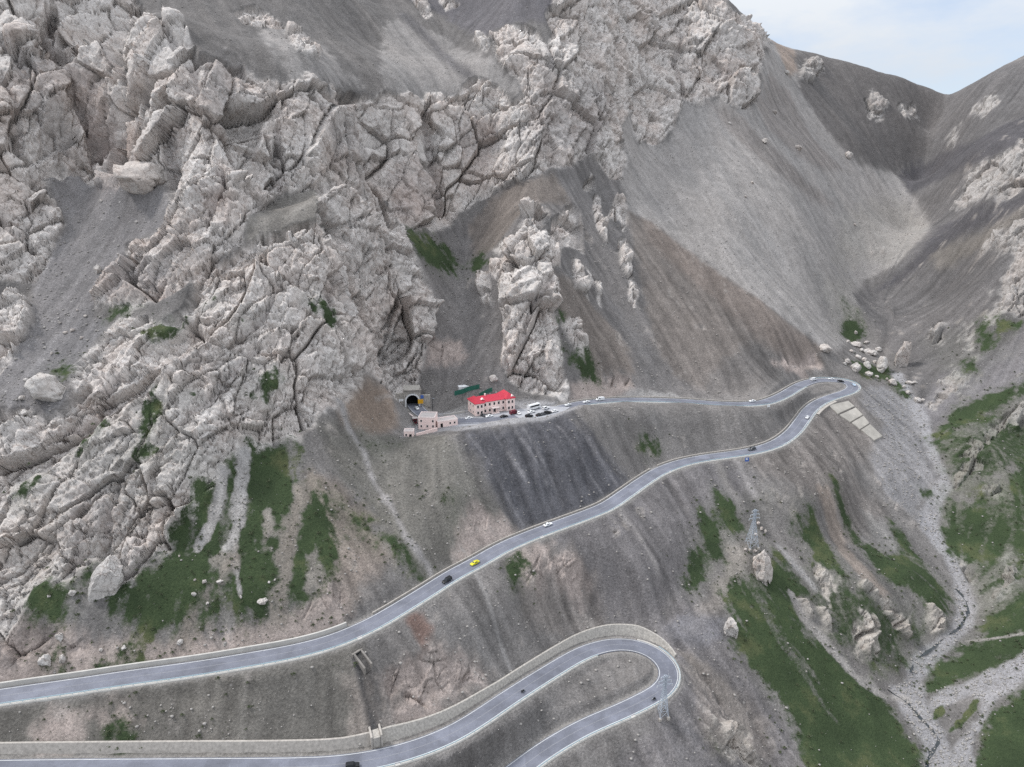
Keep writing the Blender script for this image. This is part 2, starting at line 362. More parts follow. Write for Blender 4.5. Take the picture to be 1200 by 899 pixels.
# ---- broad tones
zone((112, 107, 104), [[(160, -200), (165, 5), (195, 20), (230, 60), (265, 72), (330, 95), (400, 108), (455, 112), (620, 108), (600, 28), (640, 25), (655, 0), (700, -200)]], 4, 4, rill=.25)
zone((104, 100, 103), [[(500, -200), (480, 0), (520, 20), (560, 45), (600, 28), (640, 25), (655, 0), (700, -200)]], 5, 4, rill=.2)
zone((142, 136, 132), [[(450, 30), (462, 22), (485, 30), (520, 45), (580, 75), (608, 95), (612, 112), (560, 118), (490, 118), (452, 110), (445, 70)], [(300, 30), (340, 30), (380, 55), (400, 75), (430, 102), (345, 95), (315, 60)]], 3, 4, rill=.25)
line((104, 100, 100), [(478, 22), (500, 45), (530, 75), (548, 88)], 11, 5, 3)
zone((121, 117, 117), [[(55, 205), (85, 200), (112, 215), (135, 212), (165, 205), (190, 210), (205, 240), (198, 270), (150, 286), (145, 305), (115, 345), (112, 362), (125, 385), (90, 425), (80, 450), (78, 480), (60, 490), (20, 490), (-10, 470), (-10, 410), (20, 400), (40, 360), (40, 332), (60, 300), (76, 265), (62, 235)]], 3, 3, rill=.3, grav=.8)
zone((124, 118, 111), [[(288, 262), (330, 234), (398, 224), (425, 236), (395, 264), (350, 272), (305, 292), (286, 288)]], 3, 3, lift=6, ll=3)
zone((114, 109, 107), [[(503, 268), (545, 250), (600, 215), (650, 196), (690, 182), (730, 215), (745, 300), (765, 400), (790, 440), (830, 462), (700, 462), (590, 462), (540, 460), (505, 440), (490, 400), (508, 350), (490, 300), (475, 268)]], 4, 3, grav=.8)
zone((117, 107, 100), [[(605, 215), (650, 198), (668, 240), (640, 238), (615, 245), (600, 262), (580, 292), (556, 302), (545, 265), (575, 238)], [(643, 318), (660, 322), (690, 350), (715, 380), (735, 410), (745, 440), (700, 435), (670, 400), (652, 360)]], 3, 3)
zone((117, 108, 102), [[(735, 245), (765, 262), (800, 290), (850, 325), (905, 365), (960, 408), (968, 425), (930, 432), (900, 445), (870, 462), (830, 464), (790, 440), (770, 410), (755, 350), (745, 300)]], 4, 4, rill=.4)
zone((122, 109, 101), [[(750, 250), (800, 288), (850, 322), (905, 362), (960, 405), (968, 427), (930, 430), (900, 405), (860, 370), (800, 320), (760, 285)]], 4, 4, .8)
zone((104, 100, 98), [[(880, 400), (920, 415), (940, 432), (900, 446), (870, 464), (820, 466), (840, 430)]], 4, 4, .7, rill=.7)
zone((148, 142, 138), [[(735, 130), (742, 145), (745, 168), (772, 172), (792, 150), (800, 118), (822, 122), (845, 112), (860, 122), (877, 124), (887, 114), (893, 78), (905, 48), (930, 58), (940, 100), (960, 140), (1000, 190), (1045, 200), (1075, 235), (1095, 265), (1080, 285), (1050, 310), (1010, 330), (1000, 370), (1000, 400), (975, 412), (930, 380), (890, 350), (850, 325), (800, 290), (765, 262), (735, 245), (728, 215), (735, 190), (728, 152)]], 3, 3, rill=.22, grav=.7)
zone((128, 119, 114), [[(885, 118), (903, 88), (925, 110), (950, 160), (990, 200), (960, 197), (930, 178), (900, 152)], [(830, 120), (860, 130), (900, 165), (940, 205), (980, 240), (960, 240), (900, 195), (850, 150)]], 5, 4, .75)
zone((150, 128, 112), [[(907, 50), (932, 60), (936, 85), (925, 90)]], 4, 3, .8)
zone((147, 141, 134), [[(985, 245), (1040, 232), (1092, 258), (1082, 290), (1040, 312), (975, 305)], [(960, 320), (1000, 330), (1005, 380), (975, 395)]], 6, 8, .7, grav=1.0, rill=.05)
zone((101, 96, 94), [[(932, 65), (955, 58), (1000, 70), (1060, 88), (1112, 110), (1102, 150), (1087, 185), (1050, 202), (1010, 187), (980, 167), (955, 132), (935, 102)]], 6, 8, rill=.2)
zone((105, 101, 100), [[(1112, 108), (1140, 90), (1260, 50), (1260, 430), (1150, 470), (1090, 505), (1062, 440), (1000, 345), (1050, 312), (1092, 266), (1077, 236), (1052, 202), (1087, 185)]], 4, 3, rill=.3)
zone((84, 81, 84), [[(1053, 205), (1133, 168), (1200, 135), (1260, 110), (1260, 140), (1140, 193), (1067, 226)], [(1020, 347), (1073, 300), (1100, 265), (1150, 245), (1200, 222), (1260, 195), (1260, 215), (1200, 240), (1150, 264), (1100, 296), (1055, 330)]], 5, 5, .95, rill=.2)
zone((134, 124, 112), [[(1090, 300), (1150, 268), (1200, 246), (1200, 262), (1150, 290), (1100, 320)]], 4, 4, .5)
zone((120, 115, 116), [[(1100, 440), (1150, 415), (1200, 380), (1260, 360), (1260, 440), (1190, 450), (1140, 470), (1095, 500), (1080, 480)]], 3, 2)
zone((88, 87, 92), [[(533, 503), (600, 500), (647, 484), (665, 482), (690, 507), (720, 535), (748, 556), (737, 567), (700, 590), (685, 600), (625, 612), (600, 602), (580, 572), (560, 537), (542, 512)]], 5, 4, rill=1.2)
zone((132, 114, 100), [[(398, 470), (428, 440), (455, 452), (468, 500), (440, 514), (420, 514), (400, 500)]], 3, 2)
zone((110, 106, 99), [[(375, 500), (400, 500), (470, 514), (522, 508), (545, 542), (580, 582), (598, 606), (540, 642), (500, 672), (455, 630), (430, 590), (395, 560)]], 4, 3)
zone((138, 124, 114), [[(355, 555), (395, 560), (430, 600), (460, 650), (430, 690), (410, 715), (390, 700), (385, 640), (365, 600)]], 4, 4, rill=.6)
zone((108, 103, 96), [[(-100, 820), (0, 822), (150, 805), (300, 782), (420, 752), (430, 830), (440, 862), (400, 885), (200, 886), (0, 890), (-100, 895)]], 3, 3)
zone((120, 112, 107), [[(1000, 470), (1020, 520), (1000, 560), (1040, 600), (1000, 640), (930, 600), (880, 560), (850, 540), (910, 522), (950, 490)]], 5, 4, rill=.6)
zone((110, 105, 105), [[(640, 630), (720, 595), (760, 570), (800, 550), (850, 540), (880, 570), (860, 610), (810, 640), (800, 700), (770, 740), (700, 720), (660, 680)]], 5, 4, rill=.5)
zone((112, 107, 107), [[(760, 750), (800, 690), (850, 740), (858, 765), (910, 833), (935, 870), (945, 930), (700, 930), (760, 860), (800, 800)]], 4, 3, rill=1.2)
zone((144, 135, 127), [[(800, 762), (822, 772), (850, 795), (870, 830), (885, 870), (860, 850), (835, 815), (805, 785)]], 3, 3, .8, rill=1.0)
zone((138, 129, 122), [[(850, 640), (878, 635), (876, 660), (862, 690), (842, 720), (820, 742), (798, 745), (828, 700), (850, 665)]], 2.5, 2, .9)
zone((118, 116, 121), [[(780, 735), (800, 720), (850, 722), (852, 750), (820, 760), (790, 750)]], 3, 2, .8)
zone((133, 130, 131), [[(1010, 455), (1040, 452), (1065, 475), (1085, 500), (1088, 530), (1100, 560), (1085, 582), (1070, 602), (1040, 582), (1020, 540), (1030, 520), (1035, 500), (1010, 480)]], 3, 3, grav=1.0)
# ---- eroded ribs below the scarps
zone((131, 121, 114), [[(436, 800), (475, 782), (505, 760), (548, 768), (578, 788), (565, 815), (525, 848), (475, 866), (448, 862)], [(592, 672), (640, 655), (668, 655), (698, 690), (705, 725), (660, 742), (612, 724)], [(10, 740), (200, 738), (400, 700), (405, 720), (300, 756), (120, 784), (0, 796)], [(530, 610), (560, 588), (602, 612), (590, 640), (540, 652)], [(800, 765), (850, 790), (900, 850), (905, 899), (830, 899)]], 4, 4, .7, rill=2.0)
# ---- pale pink cut banks
zone(PINK, [[(-40, 770), (0, 745), (25, 722), (60, 722), (95, 720), (110, 735), (150, 735), (200, 735), (235, 722), (290, 722), (315, 720), (330, 708), (365, 690), (385, 680), (402, 690), (402, 720), (370, 738), (330, 748), (280, 752), (240, 767), (200, 772), (150, 778), (100, 785), (40, 795), (-40, 810)],
     [(35, 856), (60, 845), (100, 850), (107, 866), (75, 872), (40, 868)], [(105, 842), (140, 832), (165, 845), (120, 855)], [(600, 672), (625, 640), (650, 650), (640, 690), (615, 700)], [(470, 800), (500, 785), (520, 830), (490, 850), (465, 830)],
     [(445, 796), (470, 785), (500, 765), (540, 775), (567, 790), (540, 800), (500, 806), (460, 812)], [(640, 672), (660, 662), (680, 672), (692, 690), (680, 702), (655, 690)], [(535, 602), (560, 585), (592, 600), (602, 620), (560, 642), (535, 640)],
     [(500, 395), (545, 400), (548, 425), (520, 430), (502, 425)], [(670, 440), (700, 432), (735, 440), (745, 460), (700, 462), (672, 462)], [(905, 425), (955, 412), (965, 428), (930, 432)]], 3, 4, .95, rill=1.5, rock=.42)
zone((124, 92, 80), [[(475, 728), (487, 718), (505, 745), (495, 762), (480, 750)]], 2, 2, .8)
zone((154, 140, 130), [[(405, 800), (440, 790), (445, 830), (425, 860), (408, 850)]], 3, 3, .6, rill=1.2)
# ---- limestone
zone(LIME, [[(-400, -200), (150, -160), (160, 5), (185, 25), (195, 20), (215, 28), (235, 68), (262, 72), (290, 82), (330, 97), (365, 100), (400, 107), (430, 112), (470, 108), (492, 114), (535, 112), (548, 96), (565, 93), (590, 105), (600, 122), (612, 110), (604, 92), (585, 72), (575, 45), (590, 32), (610, 28), (630, 38), (640, 52), (650, 40), (640, 20), (660, -30), (690, -160), (820, -160), (850, 2), (872, 22), (880, 24), (895, 22), (903, 45), (893, 75), (886, 100), (885, 118), (875, 128), (858, 126), (845, 115), (826, 116), (820, 125), (800, 118), (790, 150), (770, 172), (745, 166), (742, 142), (735, 132), (728, 152), (735, 190), (728, 212), (715, 212), (702, 192), (690, 182), (678, 192), (650, 196), (612, 212), (590, 222), (560, 236), (540, 252), (525, 266), (505, 273), (497, 266), (490, 268), (470, 262), (455, 238), (430, 230), (415, 234), (400, 224), (365, 226), (330, 234), (300, 255), (288, 262), (285, 285), (262, 300), (240, 320), (222, 322), (215, 335), (185, 350), (150, 372), (125, 360), (110, 362), (120, 340), (145, 305), (150, 285), (180, 280), (198, 272), (200, 240), (190, 212), (165, 210), (135, 217), (112, 220), (85, 205), (70, 212), (60, 205), (62, 235), (76, 265), (60, 300), (40, 332), (0, 332), (-400, 330)]],
     1.2, 2.0, rock=1, rill=0, lift=5, ll=5)
zone(LIME, [[(225, 322), (262, 304), (300, 290), (350, 270), (385, 263), (415, 240), (435, 234), (455, 245), (470, 270), (490, 300), (505, 340), (510, 355), (503, 380), (505, 400), (480, 440), (470, 456), (450, 447), (430, 440), (420, 455), (410, 465), (395, 470), (375, 482), (365, 500), (350, 515), (340, 512), (322, 525), (300, 535), (285, 530), (265, 540), (262, 560), (250, 580), (240, 600), (222, 610), (207, 620), (205, 640), (195, 655), (185, 650), (165, 665), (150, 690), (135, 702), (140, 680), (145, 655), (120, 675), (105, 705), (108, 675), (122, 652), (90, 662), (70, 690), (55, 680), (40, 690), (25, 715), (0, 738), (-400, 760), (-400, 490), (0, 480), (60, 492), (78, 478), (82, 450), (92, 425), (115, 405), (130, 382), (140, 372), (170, 372), (185, 380), (200, 370), (215, 357), (222, 340)],
     [(-400, 350), (0, 350), (25, 352), (38, 360), (40, 378), (30, 400), (0, 440), (-400, 450)]], 1.2, 2.0, rock=1, rill=0, lift=4, ll=4)
zone(LIME, [[(-98, 368), (-78, 408), (-93, 490), (-128, 470), (-106, 405)]], 2, 2.5, rock=1, rill=0, lift=5, ll=5, xy=True)
BLK = np.zeros(sh, np.float32)                                       # where the limestone stands in great unbroken walls
for poly in ([(-400, -200), (150, -160), (200, 20), (300, 85), (300, 200), (200, 250), (60, 205), (0, 330), (-400, 330)], [(360, 110), (600, 125), (600, 200), (500, 270), (430, 230), (360, 225)], [(590, 30), (650, 40), (640, 90), (600, 85)]):
    _D = dens(poly); _P2 = cast([p[0] for p in _D], [p[1] for p in _D])[:, :2]; _w2, _s2 = poly_sd(_P2); BLK[_w2] = np.maximum(BLK[_w2], (_s2 > 0).astype(np.float32))
OUT4 = [[(607, 263), (615, 247), (624, 232), (622, 246), (637, 240), (644, 247), (642, 258), (632, 268), (628, 278), (637, 277), (648, 272), (647, 260), (658, 250), (674, 242), (679, 250), (681, 273), (684, 297), (670, 290), (658, 287), (655, 313), (643, 317), (645, 330), (651, 352), (652, 373), (657, 403), (662, 430), (667, 453), (663, 467), (630, 463), (613, 460), (597, 447), (587, 427), (592, 400), (590, 363), (591, 357), (580, 330), (574, 320), (575, 312), (592, 305), (600, 292), (608, 287), (612, 275)],
    [(577, 293), (591, 279), (594, 286), (585, 301)], [(557, 331), (567, 319), (575, 335), (577, 360), (566, 357), (563, 345)], [(670, 302), (677, 302), (685, 320), (687, 343), (693, 356), (685, 346), (673, 338)],
    [(686, 313), (692, 318), (701, 335), (706, 362), (701, 357), (693, 333)], [(725, 278), (734, 278), (736, 303), (740, 320), (749, 345), (743, 362), (735, 353), (737, 330), (726, 313)],
    [(694, 243), (697, 230), (703, 232), (705, 253), (710, 268), (710, 287), (702, 275), (697, 263)], [(713, 255), (720, 240), (726, 230), (735, 240), (735, 257), (730, 272), (727, 260), (718, 259)], [(686, 215), (693, 205), (698, 212), (692, 224), (684, 222)], [(657, 385), (670, 372), (678, 380), (690, 410), (683, 420), (667, 403)]]
zone(LIME, OUT4, .8, .9, rock=1, rill=0, lift=7, ll=3)
LIME_F = (176, 169, 163)
zone(LIME_F, [[(1118, 243), (1140, 200), (1165, 185), (1200, 165), (1260, 140), (1260, 190), (1190, 222), (1150, 234), (1125, 246)], [(1155, 285), (1175, 268), (1200, 260), (1260, 240), (1260, 345), (1195, 372), (1165, 365), (1165, 340), (1185, 312), (1178, 292)],
     [(1130, 380), (1143, 382), (1142, 403), (1150, 413), (1145, 422), (1136, 410), (1128, 398)], [(1152, 379), (1165, 366), (1170, 385), (1160, 382)], [(1107, 445), (1120, 430), (1137, 438), (1132, 450), (1115, 463), (1093, 478), (1090, 470), (1098, 458)], [(1088, 395), (1098, 375), (1108, 385), (1100, 405)],
     [(1128, 535), (1133, 518), (1150, 505), (1163, 488), (1200, 478), (1260, 450), (1260, 500), (1200, 502), (1167, 517), (1150, 532)], [(1123, 547), (1142, 538), (1160, 537), (1163, 543), (1147, 553), (1120, 573), (1115, 568)], [(1150, 578), (1160, 567), (1170, 562), (1173, 583), (1150, 588)],
     [(1180, 648), (1195, 658), (1190, 685), (1165, 708), (1160, 712), (1168, 690), (1176, 668)], [(1110, 648), (1125, 645), (1140, 660), (1150, 680), (1138, 685), (1120, 668)],
     [(1015, 118), (1025, 108), (1038, 125), (1032, 145), (1018, 138)], [(935, 78), (955, 70), (966, 84), (950, 95), (937, 92)], [(1140, 128), (1160, 112), (1168, 120), (1150, 140)], [(1110, 160), (1122, 152), (1120, 168)], [(1055, 125), (1070, 122), (1074, 136), (1060, 138)]], 2.2, 6.0, .9, rock=.9, rill=0, lift=1.6, ll=3)
zone(LIME, [[(275, 14), (300, 6), (325, 22), (336, 32), (310, 33), (285, 27)], [(336, 40), (352, 45), (378, 62), (372, 68), (345, 58)], [(483, 0), (498, -5), (508, 18), (498, 22)], [(515, 2), (530, -4), (536, 8), (522, 14)], [(552, 45), (565, 38), (575, 50), (570, 62)]], 1.2, 1.8, rock=.9, rill=0, lift=1.6)
# ---- deep clefts in the cliffs
for pts, wid, dig in (([(55, 0), (60, 45), (80, 82), (92, 115), (105, 145), (124, 180)], 6, 22), ([(190, 148), (193, 178), (196, 200)], 4.5, 14), ([(497, 125), (505, 160), (510, 195), (516, 235)], 5, 26), ([(642, 55), (645, 85)], 3, 8), ([(258, 205), (262, 240), (244, 268)], 3.5, 9), ([(125, 60), (145, 90), (165, 120)], 3, 7),
                       ([(0, 262), (20, 285), (42, 300)], 3, 8), ([(210, 95), (228, 108), (222, 70), (240, 65)], 3, 6), ([(190, 25), (205, 60)], 2.5, 6), ([(325, 160), (330, 200), (326, 225)], 3, 6), ([(30, 90), (15, 60), (0, 50)], 3, 7), ([(0, 95), (18, 120), (28, 170)], 3, 7),
                       ([(300, 415), (250, 470), (215, 500)], 2.4, 5), ([(420, 290), (395, 340), (385, 380)], 2.4, 5), ([(340, 330), (310, 380), (280, 400)], 2.4, 5), ([(140, 560), (130, 600), (118, 650)], 2.4, 5), ([(200, 520), (180, 580), (168, 640)], 2.4, 5), ([(640, 340), (620, 380), (608, 420)], 2.2, 5), ([(140, 445), (110, 490), (75, 510)], 2.4, 5), ([(690, 100), (700, 140), (690, 175)], 3, 7), ([(800, 40), (790, 80), (800, 110)], 3, 7)):
    line(LIME_D, pts, wid, 1.7, 1.0, 1.0, dig=dig, rock=1, rill=0)
# ---- crumbling bedrock showing through the banks
for poly in ([(380, 500), (520, 515), (600, 610), (560, 650), (460, 700), (420, 735), (300, 760), (0, 800), (0, 740), (330, 700), (400, 640)], [(0, 820), (420, 755), (640, 640), (800, 560), (790, 700), (760, 740), (660, 760), (450, 860), (0, 885)], [(690, 480), (900, 480), (960, 470), (900, 520), (760, 550)], [(640, 200), (740, 240), (960, 420), (900, 450), (700, 460), (670, 400)], [(500, 300), (590, 300), (590, 460), (500, 450)], [(780, 760), (850, 760), (940, 900), (700, 900)], [(1000, 300), (1250, 100), (1250, 700), (1100, 600)], [(850, 540), (1000, 500), (1080, 600), (1100, 700), (900, 640)]):
    D_ = dens(poly); P_ = cast([p[0] for p in D_], [p[1] for p in D_])[:, :2]; w_, s_ = poly_sd(P_)
    m_ = sstep(-6, 6, s_) * sstep(.30, .52, .55 * NX[14.0][w_] + .55 * NX[5.0][w_] + .2 * NX[40.0][w_]) * .75
    blend(w_, m_ * (1 - ROCK[w_]), (146, 137, 130), .55, 0, .5, .6); LIFT[w_] += .8 * m_ * (1 - ROCK[w_])
# ---- stream bed, gullies and trails
zone(GRAVEL, [[(1045, 438), (1060, 470), (1080, 500), (1085, 530), (1100, 555), (1090, 580), (1075, 600), (1080, 620), (1105, 650), (1118, 680), (1120, 720), (1110, 740), (1070, 765), (1060, 790), (1060, 803), (1040, 803), (1060, 840), (1080, 865), (1085, 960), (1135, 960), (1112, 870), (1100, 850), (1085, 820), (1080, 800), (1095, 780), (1125, 750), (1142, 735), (1145, 710), (1130, 670), (1110, 640), (1100, 615), (1105, 590), (1115, 570), (1105, 545), (1095, 520), (1090, 490), (1070, 460), (1055, 436)]], 1.5, 1.5, grav=1.3, rill=.1)
GRASSES = [[(843, 697), (863, 673), (883, 667), (912, 650), (953, 697), (933, 710), (943, 733), (980, 773), (1013, 803), (1033, 817), (1053, 847), (1080, 883), (1085, 960), (935, 960), (937, 867), (923, 840), (913, 823), (883, 787), (867, 767), (853, 747), (863, 727), (850, 713)],
    [(817, 627), (820, 607), (843, 588), (863, 598), (873, 620), (850, 630), (850, 657), (833, 663), (820, 680), (803, 697), (813, 650)], [(925, 630), (947, 617), (980, 647), (997, 683), (980, 672), (950, 668), (945, 640)],
    [(970, 600), (1000, 633), (1017, 660), (1050, 690), (1067, 692), (1093, 720), (1107, 735), (1117, 713), (1117, 700), (1100, 677), (1080, 655), (1062, 632), (1045, 612), (1048, 640), (1033, 647), (1010, 630), (985, 600), (972, 585)],
    [(1105, 597), (1150, 587), (1180, 582), (1185, 545), (1260, 530), (1260, 665), (1185, 645), (1160, 672), (1150, 690), (1140, 665), (1115, 650), (1105, 625)], [(1150, 725), (1170, 712), (1185, 690), (1260, 660), (1260, 760), (1200, 748), (1150, 757)], [(1083, 805), (1095, 785), (1125, 752), (1160, 753), (1210, 742), (1210, 758), (1150, 785), (1115, 800), (1090, 812)],
    [(1260, 790), (1210, 800), (1165, 825), (1150, 850), (1140, 880), (1135, 960), (1260, 960)], [(1145, 377), (1167, 385), (1168, 397), (1163, 407), (1152, 412), (1143, 402)], [(1168, 374), (1185, 368), (1210, 372), (1180, 386), (1172, 392)], [(1125, 425), (1142, 420), (1145, 432), (1130, 436)],
    [(1088, 518), (1117, 485), (1150, 464), (1210, 446), (1210, 460), (1160, 482), (1122, 505), (1100, 525)], [(1165, 512), (1185, 500), (1182, 520), (1168, 522)], [(1150, 492), (1165, 484), (1175, 486), (1155, 500)], [(1112, 520), (1120, 515), (1118, 525), (1110, 527)], [(1080, 577), (1093, 575), (1090, 583), (1082, 582)],
    [(145, 702), (165, 668), (185, 654), (197, 657), (210, 620), (243, 602), (258, 548), (285, 531), (320, 528), (341, 514), (350, 560), (372, 580), (402, 622), (396, 660), (372, 702), (340, 714), (300, 717), (260, 723), (215, 734), (185, 736), (160, 727)], [(38, 692), (58, 682), (70, 690), (86, 700), (90, 715), (70, 726), (45, 722), (34, 712)],
    [(100, 670), (120, 655), (125, 665), (108, 690), (98, 688)], [(125, 680), (138, 690), (140, 705), (128, 715)], [(478, 266), (500, 272), (520, 285), (534, 300), (537, 326), (515, 320), (495, 305), (485, 290)], [(657, 405), (690, 413), (704, 438), (683, 434), (667, 424)], [(652, 362), (662, 372), (658, 385), (652, 378)],
    [(413, 598), (430, 610), (460, 630), (485, 650), (506, 668), (495, 671), (470, 653), (440, 632), (415, 617)], [(524, 585), (535, 578), (541, 610), (530, 616)], [(595, 668), (607, 660), (616, 672), (606, 706), (597, 696)], [(750, 508), (770, 498), (775, 510), (755, 520)], [(988, 375), (1005, 378), (1018, 395), (1000, 402), (985, 392)], [(1040, 450), (1052, 448), (1068, 465), (1060, 468)], [(998, 425), (1040, 430), (1045, 445), (1010, 442)],
    [(125, 363), (150, 358), (166, 362), (150, 373), (130, 374)], [(166, 394), (185, 381), (212, 370), (230, 362), (216, 378), (196, 409), (180, 409), (168, 401)], [(268, 380), (292, 378), (286, 390), (270, 386)], [(358, 363), (385, 362), (399, 372), (380, 379), (362, 374)], [(196, 467), (229, 468), (216, 475), (202, 472)], [(284, 468), (311, 467), (313, 475), (295, 475)], [(317, 445), (336, 440), (341, 453), (322, 459)],
    [(110, 505), (136, 502), (131, 512), (115, 513)], [(74, 546), (95, 525), (109, 518), (106, 526), (86, 546)], [(150, 541), (190, 530), (196, 536), (160, 551)], [(3, 592), (20, 570), (46, 565), (48, 576), (30, 594), (6, 598)], [(228, 575), (241, 570), (241, 592), (229, 592)], [(54, 436), (75, 425), (79, 440), (62, 441)], [(170, 492), (195, 484), (202, 490), (175, 500)], [(240, 355), (252, 350), (250, 360), (240, 362)],
    [(42, 760), (62, 752), (66, 766), (50, 776)], [(110, 768), (128, 756), (135, 765), (118, 776)], [(152, 762), (164, 752), (168, 764), (156, 774)], [(110, 862), (135, 848), (155, 858), (150, 872), (120, 870)], [(560, 300), (575, 305), (560, 320), (548, 310)]]
zone(GRS, GRASSES, 7.0, 4.5, grass=1, rill=.12, grav=.1)
zone(GRS_S, [[(390, 570), (420, 590), (440, 640), (420, 640), (400, 610)], [(420, 515), (470, 515), (480, 525), (440, 530)], [(985, 345), (1010, 365), (1015, 390), (985, 380)], [(1000, 690), (1060, 720), (1075, 770), (1040, 800), (1010, 780), (985, 740), (975, 700)], [(1115, 475), (1180, 460), (1190, 520), (1160, 560), (1200, 560), (1200, 590), (1130, 590), (1095, 520)], [(830, 900), (870, 860), (890, 900)], [(1110, 440), (1140, 415), (1150, 430), (1120, 455)]], 4, 5, .7, grass=.6, rill=.3)
zone(GRS_S, [[(1090, 590), (1260, 540), (1260, 800), (1130, 800), (1080, 830), (1140, 720), (1120, 650)], [(930, 615), (1100, 700), (1120, 740), (1040, 800), (960, 740)], [(1095, 520), (1200, 445), (1260, 440), (1260, 540), (1110, 590)], [(1080, 400), (1200, 360), (1200, 400), (1120, 470)], [(840, 590), (900, 600), (900, 700), (830, 700)], [(360, 560), (440, 600), (500, 670), (440, 650), (390, 620)], [(0, 560), (60, 560), (200, 480), (260, 540), (100, 680), (0, 720)]], 8, 8, .42, grass=.5, rill=.3)
zone(GRS_S, [[(1100, 590), (1180, 560), (1260, 530), (1260, 800), (1140, 800), (1095, 800), (1150, 720), (1125, 650)], [(935, 690), (975, 665), (1010, 690), (1070, 715), (1105, 735), (1060, 790), (1030, 800), (985, 760)], [(1105, 520), (1150, 500), (1260, 470), (1260, 540), (1180, 560), (1120, 580)]], 8, 8, 1.0, grass=.64, rill=.3)
# limestone ribs standing out of the turf
zone(LIME_W, [[(953, 667), (980, 670), (980, 687), (973, 733), (960, 733), (963, 707)], [(997, 747), (1007, 723), (1030, 730), (1033, 760), (1013, 783), (1000, 768)], [(1013, 683), (1053, 710), (1070, 727), (1067, 755), (1045, 760), (1047, 735), (1030, 707)], [(1083, 748), (1098, 712), (1112, 725), (1105, 742)], [(848, 862), (877, 866), (884, 897), (852, 900)], [(927, 697), (945, 705), (955, 725), (940, 722)]], 2.2, 6.0, .9, rock=.85, rill=0, lift=.9, ll=2.5)
zone((146, 130, 118), [[(953, 605), (967, 602), (1000, 648), (1047, 696), (1035, 702), (990, 655)]], 2, 2, .85, rill=.8)
zone((128, 124, 120), [[(1010, 600), (1035, 612), (1055, 650), (1040, 648), (1020, 625)]], 3, 2, .7)
zone(GRAVEL, [[(1260, 750), (1210, 764), (1165, 782), (1120, 805), (1088, 820), (1090, 834), (1120, 822), (1140, 815), (1150, 822), (1145, 845), (1120, 870), (1108, 900), (1110, 960), (1135, 960), (1145, 860), (1165, 822), (1210, 790), (1260, 775)]], 1.4, 1.6, grav=1.2, rill=.1)
zone(GRS, [[(1113, 858), (1140, 820), (1148, 818), (1146, 832), (1126, 852)], [(1092, 836), (1104, 828), (1108, 836), (1094, 845)]], 1, 1, grass=1)
line((150, 146, 144), [(912, 640), (935, 668), (955, 690)], 3, 1.5, 1)
line((146, 140, 135), [(927, 697), (945, 728), (975, 762), (1005, 795), (1033, 813), (1062, 822)], 4, 1.5, 1.5, dig=.8)
line((144, 139, 137), [(400, 474), (407, 500), (426, 530), (438, 565), (461, 600), (478, 634), (500, 652), (508, 668)], 2.2, 1.3, 1.4, dig=.5)
line((148, 143, 140), [(557, 682), (568, 708), (580, 736), (590, 760), (601, 783)], 1.8, .8, .4)
line((136, 130, 128), [(722, 603), (735, 630), (752, 662), (770, 690)], 3, 1.6, 1.2)
line((146, 142, 139), [(262, 552), (257, 590), (246, 622), (233, 643)], 3.4, 1.2, 1.8)
line((150, 146, 143), [(287, 535), (281, 585), (275, 622), (267, 642)], 4.2, 1.2, 2.0)
line((146, 142, 139), [(274, 645), (276, 668), (281, 692)], 1.6, 1.0, 1.4)
line((124, 114, 103), [(276, 655), (255, 680), (232, 700), (214, 732)], 5, 3, 3, .85)
line((128, 118, 107), [(352, 575), (343, 620), (335, 670), (328, 716)], 6.5, 3, 3, .9)
zone((134, 126, 116), [[(309, 600), (318, 600), (318, 628), (310, 645)], [(356, 648), (374, 640), (378, 680), (366, 696), (354, 690)], [(245, 655), (258, 650), (250, 672)]], 2.5, 2.5, .85)
line((150, 143, 137), [(1200, 742), (1165, 748), (1135, 752)], 1.6, .7, .3)
line((144, 138, 133), [(563, 676), (550, 640), (540, 630)], 0.5, .5, .3)
line((128, 122, 118), [(838, 545), (850, 575), (868, 600)], 4, 2, 1.2)
line((140, 134, 132), [(858, 545), (872, 570), (882, 592)], 3, 2, 1)
for q_ in ([(548, 506), (572, 540), (592, 572), (612, 602)], [(575, 500), (598, 535), (618, 566)], [(612, 500), (640, 545), (660, 580)], [(650, 492), (680, 530), (706, 566)], [(600, 498), (616, 520), (640, 560)], [(668, 492), (690, 515), (722, 552)]):
    line((128, 125, 128), q_, .9, .9, .9, .75, rill=1.2)
line((86, 84, 86), [(670, 483), (690, 505), (712, 530), (735, 550)], 2.0, 1, .5, dig=1.2)
line((84, 82, 82), [(418, 780), (424, 805), (436, 840), (442, 862)], 2.5, 1.2, .8, dig=1.4)
line((150, 141, 134), [(480, 455), (440, 470)], 1, .5, .3)
zone((150, 146, 143), [[(668, 466), (700, 456), (740, 456), (790, 462), (800, 468), (740, 466), (690, 470)], [(555, 484), (540, 488), (520, 484), (535, 478), (550, 474)]], 1.5, .8, .8)
zone((150, 148, 150), [[(470, 514), (500, 509), (535, 504), (600, 497), (640, 492), (672, 481), (690, 473), (660, 471), (610, 474), (560, 478), (530, 486), (500, 488), (480, 500)]], 1.5, .5, .9, rill=0)
